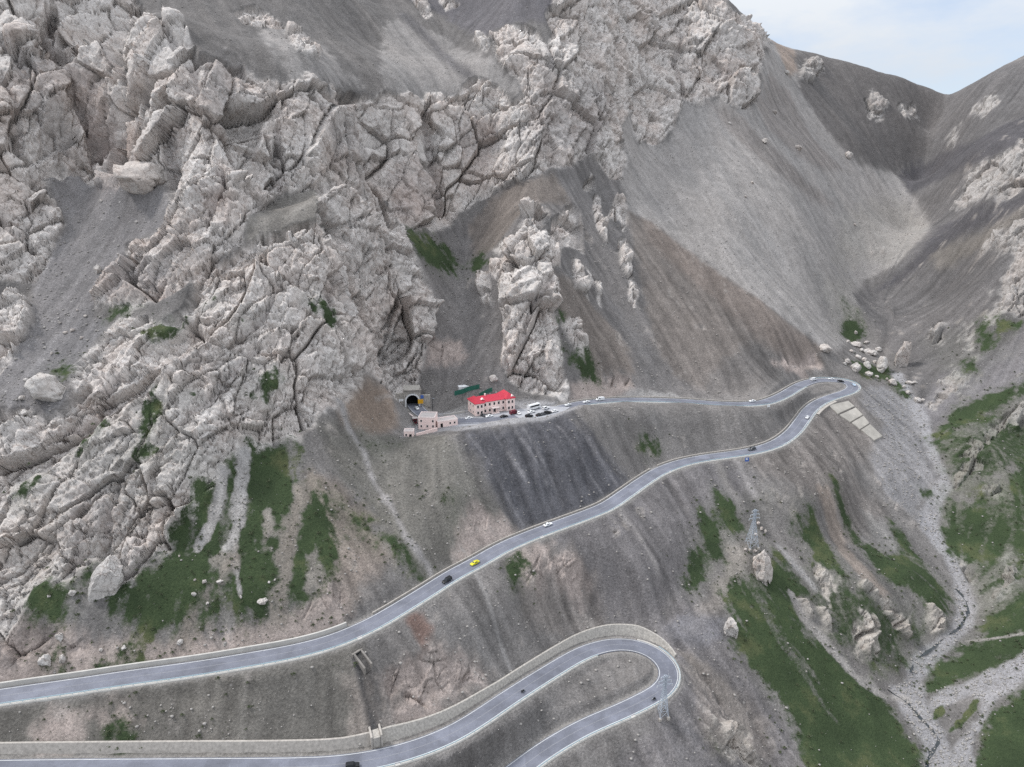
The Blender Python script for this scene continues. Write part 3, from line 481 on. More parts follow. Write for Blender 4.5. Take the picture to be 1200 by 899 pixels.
# red-brown stain on the big wall, darker rock
zone((146, 126, 119), [[(455, 195), (475, 190), (515, 200), (513, 262), (480, 266), (460, 240)], [(535, 160), (560, 140), (580, 150), (570, 200), (545, 215)], [(90, 60), (110, 100), (145, 160), (160, 210), (125, 215), (100, 140)], [(112, 345), (150, 310), (200, 320), (190, 345), (140, 362)], [(240, 240), (262, 200), (262, 260), (230, 280)], [(845, 80), (858, 75), (860, 100), (845, 108)]], 5, 6, .42, rock=1, rill=0)
zone(LIME_D, [[(15, 60), (70, 80), (75, 150), (90, 170), (60, 175), (20, 120)], [(370, 130), (410, 140), (440, 200), (430, 225), (390, 200)], [(640, 100), (720, 110), (700, 180), (640, 190), (610, 170)], [(280, 60), (300, 110), (270, 160), (240, 140), (220, 110)], [(190, 400), (240, 410), (230, 440), (195, 430)], [(60, 580), (110, 570), (150, 610), (80, 660)], [(130, 330), (200, 290), (210, 320), (150, 350)]], 6, 8, .7, rock=1, rill=0)
# ------------------------------------------------------------------ relief: fall-line rills, bumps, platforms and the road benches
_zs = blur(Z0, 5, 2)
_gy, _gx = np.gradient(_zs, G); _gl = np.hypot(_gx, _gy) + 1e-6
DXF = (_gx / _gl).astype(np.float32); DYF = (_gy / _gl).astype(np.float32)
def lic(noise, half, step):
    """noise smeared along the fall line"""
    acc = noise.copy()
    for sgn in (1, -1):
        fx, fy = np.meshgrid(np.arange(sh[1], dtype=np.float32), np.arange(sh[0], dtype=np.float32))
        for k in range(half):
            ix = np.clip(fx, 0, sh[1] - 1).astype(np.int32); iy = np.clip(fy, 0, sh[0] - 1).astype(np.int32)
            q = iy * sh[1] + ix
            fx = fx + sgn * step * DXF.ravel()[q]; fy = fy + sgn * step * DYF.ravel()[q]
            ix = np.clip(fx, 0, sh[1] - 1).astype(np.int32); iy = np.clip(fy, 0, sh[0] - 1).astype(np.int32)
            acc += noise.ravel()[iy * sh[1] + ix]
    acc -= acc.mean(); return acc / acc.std()
_rng = np.random.default_rng(11)
_wn = blur(_rng.standard_normal(sh).astype(np.float32), 1, 1); _wn /= _wn.std()
L1 = lic(_wn, 14, 1.5)
_wn = blur(_rng.standard_normal(sh).astype(np.float32), 3, 2); _wn /= _wn.std()
L2 = lic(_wn, 14, 4.0)
_wn = blur(_rng.standard_normal(sh).astype(np.float32), 2, 1); _wn /= _wn.std()
L3 = lic(_wn, 10, 2.0)                                              # gullies of the eroded banks
_wn = blur(_rng.standard_normal(sh).astype(np.float32), 9, 2); _wn /= _wn.std()
L4 = lic(_wn, 16, 6.0)                                              # spurs of the far valley side
_far = sstep(300, 380, XX) * sstep(330, 420, YY)
soil = (1 - ROCK)
Z1 = Z0 + LIFT * .9 + ROCK * 3.0 * NX[14.0]
REL = _far * 3.0 * L4 * (1 - sstep(620, 760, YY)) + soil * (1.3 * NX[40.0] + .8 * NX[14.0] + .35 * NX[5.0]) + soil * RILL * (.55 * L2 + .32 * L1) * (1 - .6 * GRASS) - soil * np.clip(RILL - .8, 0, 1.2) * 1.5 * np.clip(L3 - .2, 0, 2.5)
# colour: the same fall-line sorting shows as paler and darker streaks of scree
_t = soil * (1 - .75 * GRASS)
ALB *= (1 + _t * (np.clip(RILL / .35, .3, 1.3) * (.10 * L1 + .06 * L2) + .08 * NX[14.0] + .09 * NX[5.0] + .07 * NX[2.4]))[..., None].clip(.5, 1.6)
_w = np.clip(.5 + .9 * NX[40.0] + .25 * L2, 0, 1) * _t * .25
ALB[:] = ALB * (1 - _w[..., None]) + ALB * np.array([1.06, 1.0, .95], np.float32) * _w[..., None]
def polyline_field(P, pad):
    """distance to a road's centre line, its height there, the side (+ left of travel) and the place along it"""
    D = np.full(sh, 1e3, np.float32); H = np.zeros(sh, np.float32); S = np.zeros(sh, np.float32); I = np.zeros(sh, np.float32)
    for k in range(len(P) - 1):
        a, b = P[k], P[k + 1]
        w = window(min(a[0], b[0]), max(a[0], b[0]), min(a[1], b[1]), max(a[1], b[1]), pad)
        x = XX[w]; y = YY[w]
        if x.size == 0: continue
        dx, dy = b[0] - a[0], b[1] - a[1]
        t = np.clip(((x - a[0]) * dx + (y - a[1]) * dy) / (dx * dx + dy * dy), 0, 1)
        d = np.hypot(x - a[0] - t * dx, y - a[1] - t * dy)
        m = d < D[w]
        D[w] = np.where(m, d, D[w]); H[w] = np.where(m, a[2] + t * (b[2] - a[2]), H[w]); I[w] = np.where(m, k + t, I[w])
        S[w] = np.where(m, np.sign(dx * (y - a[1]) - dy * (x - a[0])), S[w])
    return D, H, S, I
def near_idx(P, px, py, zr):
    q = at_z(np.array([px]), np.array([py]), np.array([zr]))[0]; return int(np.argmin(np.hypot(P[:, 0] - q[0], P[:, 1] - q[1])))
def kidx(P, K, i): return int(np.argmin(np.linalg.norm(P - K[i], axis=1)))
KU = [kidx(ROAD_U, UPK, i) for i in range(len(UPK))]; KL = [kidx(ROAD_L, LOK, i) for i in range(len(LOK))]
WL_I = np.array([0, KL[2], KL[5], KL[6], KL[8], KL[10], KL[12], KL[13], KL[14], KL[15]], float)
WL_H = np.array([3.2, 3.2, 3.4, 4.4, 2.4, 3.0, 4.3, 4.5, 2.8, .4])
def wall_h(i): return np.interp(i, WL_I, WL_H, left=3.4, right=0)
HALF = 4.3
# platform in front of the tunnel and the red-roofed house
_pp = dens([(476, 512), (500, 508), (535, 503), (600, 496), (640, 491), (668, 482), (690, 474), (665, 471.5), (610, 474), (560, 477), (535, 482), (510, 484), (494, 476), (489, 474), (480, 474), (478, 477), (488, 494)])
_P = at_z(np.array([p[0] for p in _pp]), np.array([p[1] for p in _pp]), np.full(len(_pp), -131.5))[:, :2]
_w, _sd = poly_sd(_P, 70)
PLAT = np.zeros(sh, np.float32); PLAT[_w] = sstep(-1, 1, _sd)
_out = np.maximum(-_sd - 1, 0)
Z1[_w] = np.minimum(np.maximum(Z1[_w], CAMZ - 131.6 - .78 * _out - .1 * np.maximum(_out - 25, 0) ** 2), CAMZ - 131.6 + 1.6 * _out + .25 * np.maximum(_out - 6, 0) ** 2)
ROADD = np.full(sh, 1e3, np.float32)
for P, wall in ((ROAD_U, False), (ROAD_L, True)):
    D, H, S, I = polyline_field(P, 60)
    near = D < 59; far_ = .12 * np.maximum(D - 16, 0) ** 2
    d1 = np.maximum(D - 5.9, 0)
    lo = H - .35 - .72 * np.maximum(D - 5.7, 0); hi = H - .35 + 1.15 * d1 + far_; lo = lo - .06 * np.maximum(D - 28, 0) ** 2
    if wall:
        h = wall_h(I); L = S > 0
        d2 = np.maximum(D - 6.9 - .5 * h, 0); hw = H - .35 + np.clip((D - 6.3) / (.5 * h + .5), 0, 1) * (h - .25)
        hi = np.where(L & (h > .3), hw + 1.0 * d2 + far_, hi)
        lo = np.where(L & (h > .3), np.where(D > 6.9 + .5 * h, hw - .1 - .8 * np.maximum(D - 12, 0) - .06 * np.maximum(D - 20, 0) ** 2, H - .35), lo)
    Z1 = np.where(near, np.minimum(np.maximum(Z1, lo), hi), Z1)
    ROADD = np.minimum(ROADD, D)
    # graded, dusty verges
    m = sstep(7.0, 5.4, D + .8 * NX[5.0]) * .8
    ALB[:] = ALB * (1 - m[..., None]) + lin((140, 134, 128)).astype(np.float32) * m[..., None]; ROCK *= 1 - m; GRASS *= 1 - m
Z1 = Z1.astype(np.float32)
_e = sstep(7.5, 12.0, ROADD) * (PLAT < .5) * (1 - ROCK)              # ease the toe and crown of cuts and fills, then let rills and bumps run over them
Z1 = Z1 * (1 - _e) + blur(Z1, 4, 2) * _e
_pd = blur(PLAT, 4, 1); Z1 = Z1 + REL * sstep(8.0, 15.0, ROADD) * (1 - np.clip(_pd * 2, 0, 1))
GRASS *= 1 - .45 * sstep(.2, 1.4, .7 * L1 + .6 * L2 + .6 * NX[14.0])
for r_ in (2, 3, 3):                                                # no knife-edge steps that the sheet could not carry
    zb_ = blur(Z1, r_, 2); gy_, gx_ = np.gradient(blur(Z1, 1, 1), G); k_ = sstep(2.4, 4.0, np.hypot(gx_, gy_)) * (ROADD > 9) * (PLAT < .1) * (1 - blur(CLEFT, 2, 1))
    k_ = np.maximum(k_, blur(k_, 2, 1)); Z1 = Z1 * (1 - k_) + zb_ * k_
ROCK *= (1 - PLAT) * sstep(8.5, 13.0, ROADD)
ROCKB = blur(ROCK, 1, 1)

# ------------------------------------------------------------------ one sheet of land, finer where it is near or steep
NA, NY = 1850, 1500
_aa = np.tan(np.linspace(math.atan(-1.45), math.atan(1.45), NA)).astype(np.float32)
_ys = np.arange(GY0 + 1, GY1 - 1, 2.0, dtype=np.float32)
_zz = sample(blur(Z1, 3, 2), _aa[:, None] * _ys[None], np.broadcast_to(_ys[None], (NA, len(_ys))))
_sl = np.abs(np.gradient(_zz, 2.0, axis=1))
_den = blur(np.sqrt(1 + np.minimum(_sl, 4) ** 2) / np.maximum(_ys, 200)[None] ** .9, 6, 2)
_cum = np.concatenate([np.zeros((NA, 1)), np.cumsum(_den, axis=1)], axis=1)[:, :-1]; _cum /= _cum[:, -1:]
_t = np.linspace(0, 1, NY)
MY = np.stack([np.interp(_t, _cum[k], _ys) for k in range(NA)]).astype(np.float32)
MX = _aa[:, None] * MY
inside = (MX > GX0 + 2) & (MX < GX1 - 2)
MZ = sample(Z1, MX, MY)
mrock = sample(ROCKB, MX, MY); mgrass = sample(GRASS, MX, MY); mgrav = sample(GRAV, MX, MY)
malb = np.stack([sample(ALB[..., k], MX, MY) for k in range(3)], -1)
BLK = blur(BLK, 8, 2)
# broken limestone: blocks within blocks, pushed out along the slope's normal
_zb = blur(Z1, 3, 2); _by, _bx = np.gradient(_zb, G)
sel = np.nonzero((mrock > .02).ravel() & inside.ravel())[0]
px_, py_, pz_ = MX.ravel()[sel], MY.ravel()[sel], MZ.ravel()[sel]
nx_ = -sample(_bx, px_, py_); ny_ = -sample(_by, px_, py_); nl = np.sqrt(nx_ ** 2 + ny_ ** 2 + 1)
N3 = np.stack([nx_ / nl, ny_ / nl, 1 / nl], -1)
tint = np.zeros(len(sel), np.float32); disp = np.zeros(len(sel), np.float32)
_az = np.array([.50, .42, .76]); _az /= np.linalg.norm(_az)            # beds climb to the right and into the slope
_ax = np.cross([0, 0, 1.0], _az); _ax /= np.linalg.norm(_ax); _rot = np.stack([_ax, np.cross(_az, _ax), _az])
for s in range(0, len(sel), 150000):
    e = slice(s, s + 150000)
    p = np.stack([px_[e], py_[e], pz_[e]], -1).astype(np.float64)
    w3 = np.stack([fbm3(p / 30 + k * 31.7, 3, 40 + k) for k in range(3)], -1)
    q = (p + 3.0 * w3) @ _rot.T
    d = np.zeros(len(p), np.float32); tn = np.zeros(len(p), np.float32)
    bk = sample(BLK, px_[e], py_[e])
    for size, amp, crk, gw, st, big in ((40.0, 3.6, 6.0, .03, (1, 1.2, 1.9), 1), (16.0, 1.7, 2.6, .035, (1, 1.2, 2.2), 1), (7.0, .95, 1.1, .045, (1, 1.2, 2.0), 0), (3.1, .5, .4, .06, (1, 1.2, 1.7), -1), (1.5, .22, 0, .1, (1, 1, 1.4), -1)):
        v, gap = blocks3(q / (size * np.array(st)) + size, int(size * 10))
        g = 1 - sstep(0, gw, gap); k = (1.1 + .5 * bk) if big == 1 else ((1.1 - .45 * bk) if big == 0 else (1.15 - .65 * bk))
        d += k * (amp * v - crk * g); tn += .07 * v * (size < 20) - .20 * g * (crk > .5)
    bd = p @ np.array([.46, -.52, .72]) + 5.0 * w3[:, 0] + 2.0 * fbm3(p / 9.0, 3, 91)          # ledges of the beds
    bm_ = sstep(-.15, .35, fbm3(p / 45.0, 2, 55))
    d += bm_ * (.9 * np.abs((bd / 5.2) % 1 - .12) + .45 * np.abs((bd / 1.9) % 1 - .15)) - .5
    d += .3 * fbm3(p / 2.2, 3, 92, .65) + 2.2 * fbm3(p / 28.0, 2, 93)
    disp[s:s + 150000] = d; tint[s:s + 150000] = tn
wr = sstep(.05, .95, mrock.ravel()[sel])
_dd = (disp * wr)[:, None] * N3
V = np.stack([MX.ravel(), MY.ravel(), MZ.ravel()], -1)
V[sel] += _dd
# each block has its own grey, paler where it stands out, darker in cracks
malb.reshape(-1, 3)[sel] *= (1 + wr * np.clip(tint, -.5, .3) * .55)[:, None]
V = V.astype(np.float32)
print('LAND', V.shape, 'rock', len(sel))
DENOISE = False
# ------------------------------------------------------------------ materials
def new_mat(name):
    m = bpy.data.materials.new(name); m.use_nodes = True; return m, m.node_tree, m.node_tree.nodes['Principled BSDF']
def N(nt, typ, **kw):
    n = nt.nodes.new(typ)
    for k, v in kw.items():
        if k.startswith('i_'): n.inputs[int(k[2:])].default_value = v
        else: setattr(n, k, v)
    return n
def noise_node(nt, vec, scale, detail=5, rough=.6, lac=2.0):
    n = nt.nodes.new('ShaderNodeTexNoise'); n.inputs['Scale'].default_value = scale; n.inputs['Detail'].default_value = detail; n.inputs['Roughness'].default_value = rough
    nt.links.new(vec, n.inputs['Vector']); return n
def ramp(nt, fac, stops):
    r = nt.nodes.new('ShaderNodeValToRGB'); e = r.color_ramp.elements
    while len(e) < len(stops): e.new(.5)
    for k, (p, c) in enumerate(stops):
        e[k].position = p; e[k].color = (c, c, c, 1) if not isinstance(c, tuple) else c + (1,)
    nt.links.new(fac, r.inputs[0]); return r
def mult(nt, a, b, fac=1.0, mode='MULTIPLY'):
    m = nt.nodes.new('ShaderNodeMix'); m.data_type = 'RGBA'; m.blend_type = mode; m.inputs[0].default_value = fac if not hasattr(fac, 'node') else 1
    if hasattr(fac, 'node'): nt.links.new(fac, m.inputs[0])
    for s, i in ((a, 6), (b, 7)):
        if hasattr(s, 'node'): nt.links.new(s, m.inputs[i])
        else: m.inputs[i].default_value = s
    return m.outputs[2]
def math_node(nt, op, a, b=None, clamp=False):
    m = nt.nodes.new('ShaderNodeMath'); m.operation = op; m.use_clamp = clamp
    for k, s in enumerate((a, b)):
        if s is None: continue
        if hasattr(s, 'node'): nt.links.new(s, m.inputs[k])
        else: m.inputs[k].default_value = s
    return m.outputs[0]
def plain(name, rgb, rough=.7, metal=0.0, var=.15, scale=3.0, bump=0.0):
    """painted or cast surface with a little dirt and wear"""
    m, nt, b = new_mat(name)
    tc = nt.nodes.new('ShaderNodeTexCoord')
    n = noise_node(nt, tc.outputs['Object'], scale, 4)
    r = ramp(nt, n.outputs['Fac'], [(.3, 1 - var), (.75, 1 + var * .3)])
    c = tuple(lin(rgb, 1.0)) + (1,)
    nt.links.new(mult(nt, c, r.outputs[0]), b.inputs['Base Color'])
    b.inputs['Roughness'].default_value = rough; b.inputs['Metallic'].default_value = metal
    if bump:
        bp = nt.nodes.new('ShaderNodeBump'); bp.inputs['Strength'].default_value = bump; bp.inputs['Distance'].default_value = .05
        nt.links.new(n.outputs['Fac'], bp.inputs['Height']); nt.links.new(bp.outputs[0], b.inputs['Normal'])
    return m
def land_material(name, kind):
    m, nt, b = new_mat(name); L = nt.links
    geo = nt.nodes.new('ShaderNodeNewGeometry'); pos = geo.outputs['Position']
    alb = N(nt, 'ShaderNodeAttribute', attribute_name='albedo').outputs['Color']
    rock = N(nt, 'ShaderNodeAttribute', attribute_name='rock').outputs['Fac']
    grass = N(nt, 'ShaderNodeAttribute', attribute_name='grass').outputs['Fac']
    grav = N(nt, 'ShaderNodeAttribute', attribute_name='gravel').outputs['Fac']
    # fine grain over everything: single stones, tufts, pits
    f1 = noise_node(nt, pos, 1.1, 3, .75); f2 = noise_node(nt, pos, .16, 5, .65)
    c = mult(nt, alb, ramp(nt, f1.outputs['Fac'], [(.28, .64), (.5, 1.0), (.74, 1.46)]).outputs[0], .5 if kind == 'rock' else .95)
    c = mult(nt, c, ramp(nt, f2.outputs['Fac'], [(.3, .84), (.7, 1.14)]).outputs[0], .9)
    thr = None
    # loose pale stones
    if kind == 'soil':
        vo = N(nt, 'ShaderNodeTexVoronoi', feature='F1'); vo.inputs['Scale'].default_value = .55; vo.inputs['Randomness'].default_value = 1.0; L.new(pos, vo.inputs['Vector'])
        cell = nt.nodes.new('ShaderNodeSeparateColor'); L.new(vo.outputs['Color'], cell.inputs[0])
        thr = math_node(nt, 'MULTIPLY', math_node(nt, 'GREATER_THAN', cell.outputs[0], .80), math_node(nt, 'LESS_THAN', vo.outputs['Distance'], math_node(nt, 'MULTIPLY', cell.outputs[1], .36)))
        patch = ramp(nt, noise_node(nt, pos, .045, 4, .6).outputs['Fac'], [(.42, 0.0), (.62, 1.0)]).outputs[0]
        thr = math_node(nt, 'MULTIPLY', math_node(nt, 'MULTIPLY', thr, grav), patch, True)
        c = mult(nt, c, tuple(lin((186, 180, 174))) + (1,), math_node(nt, 'MULTIPLY', thr, .8), 'MIX')
    # rock: pits, dark joints, rusty wash
    if kind == 'rock':
        vr = N(nt, 'ShaderNodeTexVoronoi', feature='DISTANCE_TO_EDGE'); vr.inputs['Scale'].default_value = .30
        warp = nt.nodes.new('ShaderNodeMix'); warp.data_type = 'RGBA'; warp.blend_type = 'ADD'; warp.inputs[0].default_value = 1.0
        nw = noise_node(nt, pos, .25, 3); sc = nt.nodes.new('ShaderNodeVectorMath'); sc.operation = 'SCALE'; sc.inputs[3].default_value = 4.5; L.new(nw.outputs['Color'], sc.inputs[0])
        L.new(pos, warp.inputs[6]); L.new(sc.outputs[0], warp.inputs[7])
        mp = nt.nodes.new('ShaderNodeMapping'); mp.inputs['Rotation'].default_value = (R(30), R(-32), 0); mp.inputs['Scale'].default_value = (1, 1, .6)
        L.new(warp.outputs[2], mp.inputs[0]); L.new(mp.outputs[0], vr.inputs['Vector'])
        joint = ramp(nt, vr.outputs['Distance'], [(0.0, 0.0), (.035, 1.0)]).outputs[0]
        sparse = ramp(nt, noise_node(nt, pos, .09, 3).outputs['Fac'], [(.45, 1.0), (.62, 0.0)]).outputs[0]
        joint = math_node(nt, 'MAXIMUM', joint, sparse)
        pits = ramp(nt, noise_node(nt, mp.outputs[0], .8, 5, .75).outputs['Fac'], [(.30, .72), (.42, 1.0), (.7, 1.07)]).outputs[0]
        rc = mult(nt, c, pits, 1.0)
        rc = mult(nt, rc, mult(nt, (.64, .60, .58, 1), (1, 1, 1, 1), joint, 'MIX'))
        rust = ramp(nt, noise_node(nt, pos, .035, 5, .65).outputs['Fac'], [(.44, (1, 1, 1)), (.70, (.95, .88, .84))]).outputs[0]
        rc = mult(nt, rc, rust)
        wv = nt.nodes.new('ShaderNodeTexWave'); wv.wave_type = 'BANDS'; wv.bands_direction = 'Z'; wv.inputs['Scale'].default_value = .085; wv.inputs['Distortion'].default_value = 9.0; wv.inputs['Detail'].default_value = 3; wv.inputs['Detail Scale'].default_value = 1.6; wv.inputs['Detail Roughness'].default_value = .62
        mw = nt.nodes.new('ShaderNodeMapping'); mw.inputs['Rotation'].default_value = (R(38), R(-26), R(15)); L.new(pos, mw.inputs[0]); L.new(mw.outputs[0], wv.inputs['Vector'])
        bed = ramp(nt, wv.outputs['Fac'], [(.0, 0.0), (.10, 1.0)]).outputs[0]
        bed = math_node(nt, 'MAXIMUM', bed, ramp(nt, noise_node(nt, pos, .06, 4, .6).outputs['Fac'], [(.42, 1.0), (.56, 0.0)]).outputs[0])
        rc = mult(nt, rc, mult(nt, (.72, .68, .66, 1), (1, 1, 1, 1), bed, 'MIX'))
        c = mult(nt, c, rc, rock, 'MIX')
    if kind != 'rock':
        # turf: ragged tufts, darker clumps and a little straw
        ge = noise_node(nt, pos, .30, 6, .82)
        gf = math_node(nt, 'ADD', grass, math_node(nt, 'MULTIPLY', math_node(nt, 'SUBTRACT', ge.outputs['Fac'], .5), 1.5))
        grass = ramp(nt, gf, [(.34, 0.0), (.68, 1.0)]).outputs[0]
        # turf: darker clumps and a little straw
        gn = noise_node(nt, pos, 1.3, 5, .7)
        gl = ramp(nt, noise_node(nt, pos, .05, 5, .6).outputs['Fac'], [(.32, tuple(lin((51, 62, 43), 1))), (.55, tuple(lin((62, 74, 51), 1))), (.72, tuple(lin((90, 93, 66), 1)))]).outputs[0]
        gc = mult(nt, gl, ramp(nt, gn.outputs['Fac'], [(.3, (.66, .70, .62)), (.52, (1, 1, 1)), (.75, (1.35, 1.25, 1.15))]).outputs[0])
        c = mult(nt, c, gc, grass, 'MIX')
    L.new(c, b.inputs['Base Color']); b.inputs['Roughness'].default_value = .95; b.inputs['Specular IOR Level'].default_value = .15
    bp = nt.nodes.new('ShaderNodeBump'); bp.inputs['Strength'].default_value = .62 if kind == 'rock' else .9; bp.inputs['Distance'].default_value = 1.0
    if kind == 'rock':
        h2 = noise_node(nt, mp.outputs[0], .6, 6, .78)
        hh = math_node(nt, 'ADD', math_node(nt, 'MULTIPLY', h2.outputs['Fac'], 1.5), math_node(nt, 'MULTIPLY', joint, .7))
    else:
        h1 = noise_node(nt, pos, 1.0, 5, .72); hh = math_node(nt, 'MULTIPLY', h1.outputs['Fac'], .75)
        if thr is not None: hh = math_node(nt, 'ADD', hh, math_node(nt, 'MULTIPLY', thr, .3))
    L.new(hh, bp.inputs['Height']); L.new(bp.outputs[0], b.inputs['Normal'])
    return m
LAND_SOIL = land_material('scree_and_soil', 'soil'); LAND = land_material('weathered_limestone', 'rock'); LAND_TURF = land_material('alpine_turf', 'turf')

# ------------------------------------------------------------------ the land as meshes: cliffs, scree and soil, turf, stream bed
_id = np.arange(NA * NY).reshape(NA, NY)
F = np.stack([_id[:-1, :-1], _id[1:, :-1], _id[1:, 1:], _id[:-1, 1:]], -1).reshape(-1, 4)
_in = inside.ravel()
F = F[_in[F].all(1)]
e1 = V[F[:, 2]] - V[F[:, 0]]; e2 = V[F[:, 3]] - V[F[:, 1]]; fn = np.cross(e1, e2)
vn = np.zeros_like(V)
for k in range(4):
    for c in range(3): vn[:, c] += np.bincount(F[:, k], fn[:, c], len(V)).astype(np.float32)
vn /= np.linalg.norm(vn, axis=1, keepdims=True) + 1e-9
_fr = mrock.ravel()[F].mean(1); _fg = mgrass.ravel()[F].mean(1); _fv = mgrav.ravel()[F].mean(1)
cls = np.where(_fr > .5, 1, np.where(_fg > .5, 2, np.where(_fv > .92, 3, 0)))
def land_mesh(name, sel, kind, mat):
    f = F[sel]; u, inv = np.unique(f, return_inverse=True); inv = inv.reshape(-1, 4)
    me = bpy.data.meshes.new(name); me.vertices.add(len(u)); me.vertices.foreach_set('co', V[u].ravel())
    me.loops.add(inv.size); me.loops.foreach_set('vertex_index', inv.ravel().astype(np.int32))
    me.polygons.add(len(inv)); me.polygons.foreach_set('loop_start', np.arange(0, inv.size, 4, dtype=np.int32))
    me.update(calc_edges=True)
    me.polygons.foreach_set('use_smooth', np.ones(len(inv), bool))
    a = me.attributes.new('albedo', 'FLOAT_COLOR', 'POINT'); a.data.foreach_set('color', np.c_[malb.reshape(-1, 3)[u], np.ones(len(u))].astype(np.float32).ravel())
    for nm, arr in (('rock', mrock), ('grass', mgrass), ('gravel', mgrav)):
        a = me.attributes.new(nm, 'FLOAT', 'POINT'); a.data.foreach_set('value', arr.ravel()[u].astype(np.float32))
    me.normals_split_custom_set_from_vertices(vn[u])
    me.materials.append(mat)
    o = bpy.data.objects.new(name, me); COL.objects.link(o); o['kind'] = kind; return o
land_mesh('scree_slopes', cls == 0, 'structure', LAND_SOIL); land_mesh('limestone_cliffs', cls == 1, 'structure', LAND)
land_mesh('grass', cls == 2, 'stuff', LAND_TURF); land_mesh('gravel_bed', cls == 3, 'structure', LAND_SOIL)
def ground_z(x, y):
    """height of the finished land under a point"""
    return float(sample(Z1, np.array([x]), np.array([y]))[0])

# ------------------------------------------------------------------ sky and sun
w = bpy.data.worlds.new('World'); SC.world = w; w.use_nodes = True; nt = w.node_tree; bg = nt.nodes['Background']
SUN_EL, SUN_AZ = R(52), R(-75)           # high, from the left of the view; azimuth from +Y towards +X
sky = nt.nodes.new('ShaderNodeTexSky'); sky.sky_type = 'NISHITA'; sky.sun_disc = False; sky.sun_elevation = SUN_EL; sky.sun_rotation = SUN_AZ; sky.altitude = 3000; sky.dust_density = 2.0
tc = nt.nodes.new('ShaderNodeTexCoord')
mp = nt.nodes.new('ShaderNodeMapping'); mp.inputs['Scale'].default_value = (1.0, 1.0, 2.6); mp.inputs['Rotation'].default_value = (0, R(14), R(20)); nt.links.new(tc.outputs['Generated'], mp.inputs[0])
cn = noise_node(nt, mp.outputs[0], 3.0, 7, .58)
cr = ramp(nt, cn.outputs['Fac'], [(.38, .5), (.58, 1.0)])
sx = nt.nodes.new('ShaderNodeSeparateXYZ'); nt.links.new(tc.outputs['Generated'], sx.inputs[0])
lum = math_node(nt, 'ADD', math_node(nt, 'MULTIPLY', math_node(nt, 'MAXIMUM', sx.outputs[2], 0.0), 2.0), 1.0)      # overcast: the zenith is over three times as bright as the horizon
cl = nt.nodes.new('ShaderNodeVectorMath'); cl.operation = 'SCALE'; cl.inputs[0].default_value = (3.45, 3.63, 3.85); nt.links.new(lum, cl.inputs[3])
cloud = mult(nt, sky.outputs[0], cl.outputs[0], cr.outputs[0], 'MIX')
nt.links.new(cloud, bg.inputs['Color']); bg.inputs['Strength'].default_value = .10
sl = bpy.data.lights.new('sun', 'SUN'); sl.energy = 1.5; sl.angle = R(10); sl.color = (1, .98, .955)
so = bpy.data.objects.new('sun', sl); COL.objects.link(so)
sd_ = Vector((math.sin(SUN_AZ) * math.cos(SUN_EL), math.cos(SUN_AZ) * math.cos(SUN_EL), math.sin(SUN_EL)))
so.rotation_euler = sd_.to_track_quat('Z', 'Y').to_euler()
vs = SC.view_settings; vs.view_transform = 'Standard'; vs.look = 'None'; vs.exposure = 0.84; vs.gamma = 1.0
SC.render.engine = 'CYCLES'; SC.cycles.use_denoising = DENOISE; SC.cycles.max_bounces = 4; SC.cycles.diffuse_bounces = 2
# ------------------------------------------------------------------ helpers on the finished land
ZF = blur(Z1, 1, 1)
def gpt(px, py):
    """point of the land seen at a photo pixel"""
    return Vector(cast([px], [py], Z1)[0])
def gz(x, y): return float(sample(Z1, np.array([float(x)]), np.array([float(y)]))[0])
def normals_of(P):
    t = np.gradient(P[:, :2], axis=0); t /= np.linalg.norm(t, axis=1, keepdims=True) + 1e-9
    return np.c_[-t[:, 1], t[:, 0]]                                  # to the left of travel
def sweep(name, P, prof, mat, i0=0, i1=None, closed=True, parent=None, vary=None):
    """profile of (offset to the left, height) pushed along a road line; vary(k) may return another profile"""
    i1 = len(P) if i1 is None else i1
    NN = normals_of(P); bm = bmesh.new(); rows = []
    for k in range(i0, i1):
        pr = prof if vary is None else vary(k)
        rows.append([bm.verts.new((P[k, 0] + NN[k, 0] * o, P[k, 1] + NN[k, 1] * o, P[k, 2] + h)) for o, h in pr])
    n = len(rows[0]); m = n if closed else n - 1
    for a, b in zip(rows[:-1], rows[1:]):
        for j in range(m): bm.faces.new((a[j], b[j], b[(j + 1) % n], a[(j + 1) % n]))
    if closed: bm.faces.new(rows[0]); bm.faces.new(rows[-1][::-1])
    bmesh.ops.recalc_face_normals(bm, faces=bm.faces)
    if not closed:
        for f in bm.faces:
            if f.normal.z < 0: f.normal_flip()
    me = bpy.data.meshes.new(name); bm.to_mesh(me); bm.free(); me.materials.append(mat)
    o = bpy.data.objects.new(name, me); COL.objects.link(o)
    if parent: o.parent = parent
    return o

# ------------------------------------------------------------------ materials of built things
def asphalt_mat():
    m, nt, b = new_mat('asphalt'); geo = nt.nodes.new('ShaderNodeNewGeometry'); p = geo.outputs['Position']
    c = mult(nt, tuple(lin((108, 110, 120), 1)) + (1,), ramp(nt, noise_node(nt, p, .12, 5, .6).outputs['Fac'], [(.3, .76), (.7, 1.26)]).outputs[0])
    c = mult(nt, c, ramp(nt, noise_node(nt, p, 1.6, 4, .7).outputs['Fac'], [(.3, .88), (.7, 1.10)]).outputs[0])
    vp = nt.nodes.new('ShaderNodeTexVoronoi'); vp.distance = 'CHEBYCHEV'; vp.inputs['Scale'].default_value = .11; nt.links.new(p, vp.inputs['Vector'])      # relaid patches
    sp = nt.nodes.new('ShaderNodeSeparateColor'); nt.links.new(vp.outputs['Color'], sp.inputs[0])
    c = mult(nt, c, ramp(nt, sp.outputs[0], [(.0, .86), (.25, 1.0), (.8, 1.0), (1.0, 1.12)]).outputs[0])
    nt.links.new(c, b.inputs['Base Color']); b.inputs['Roughness'].default_value = .75; return m
ASPH = asphalt_mat()
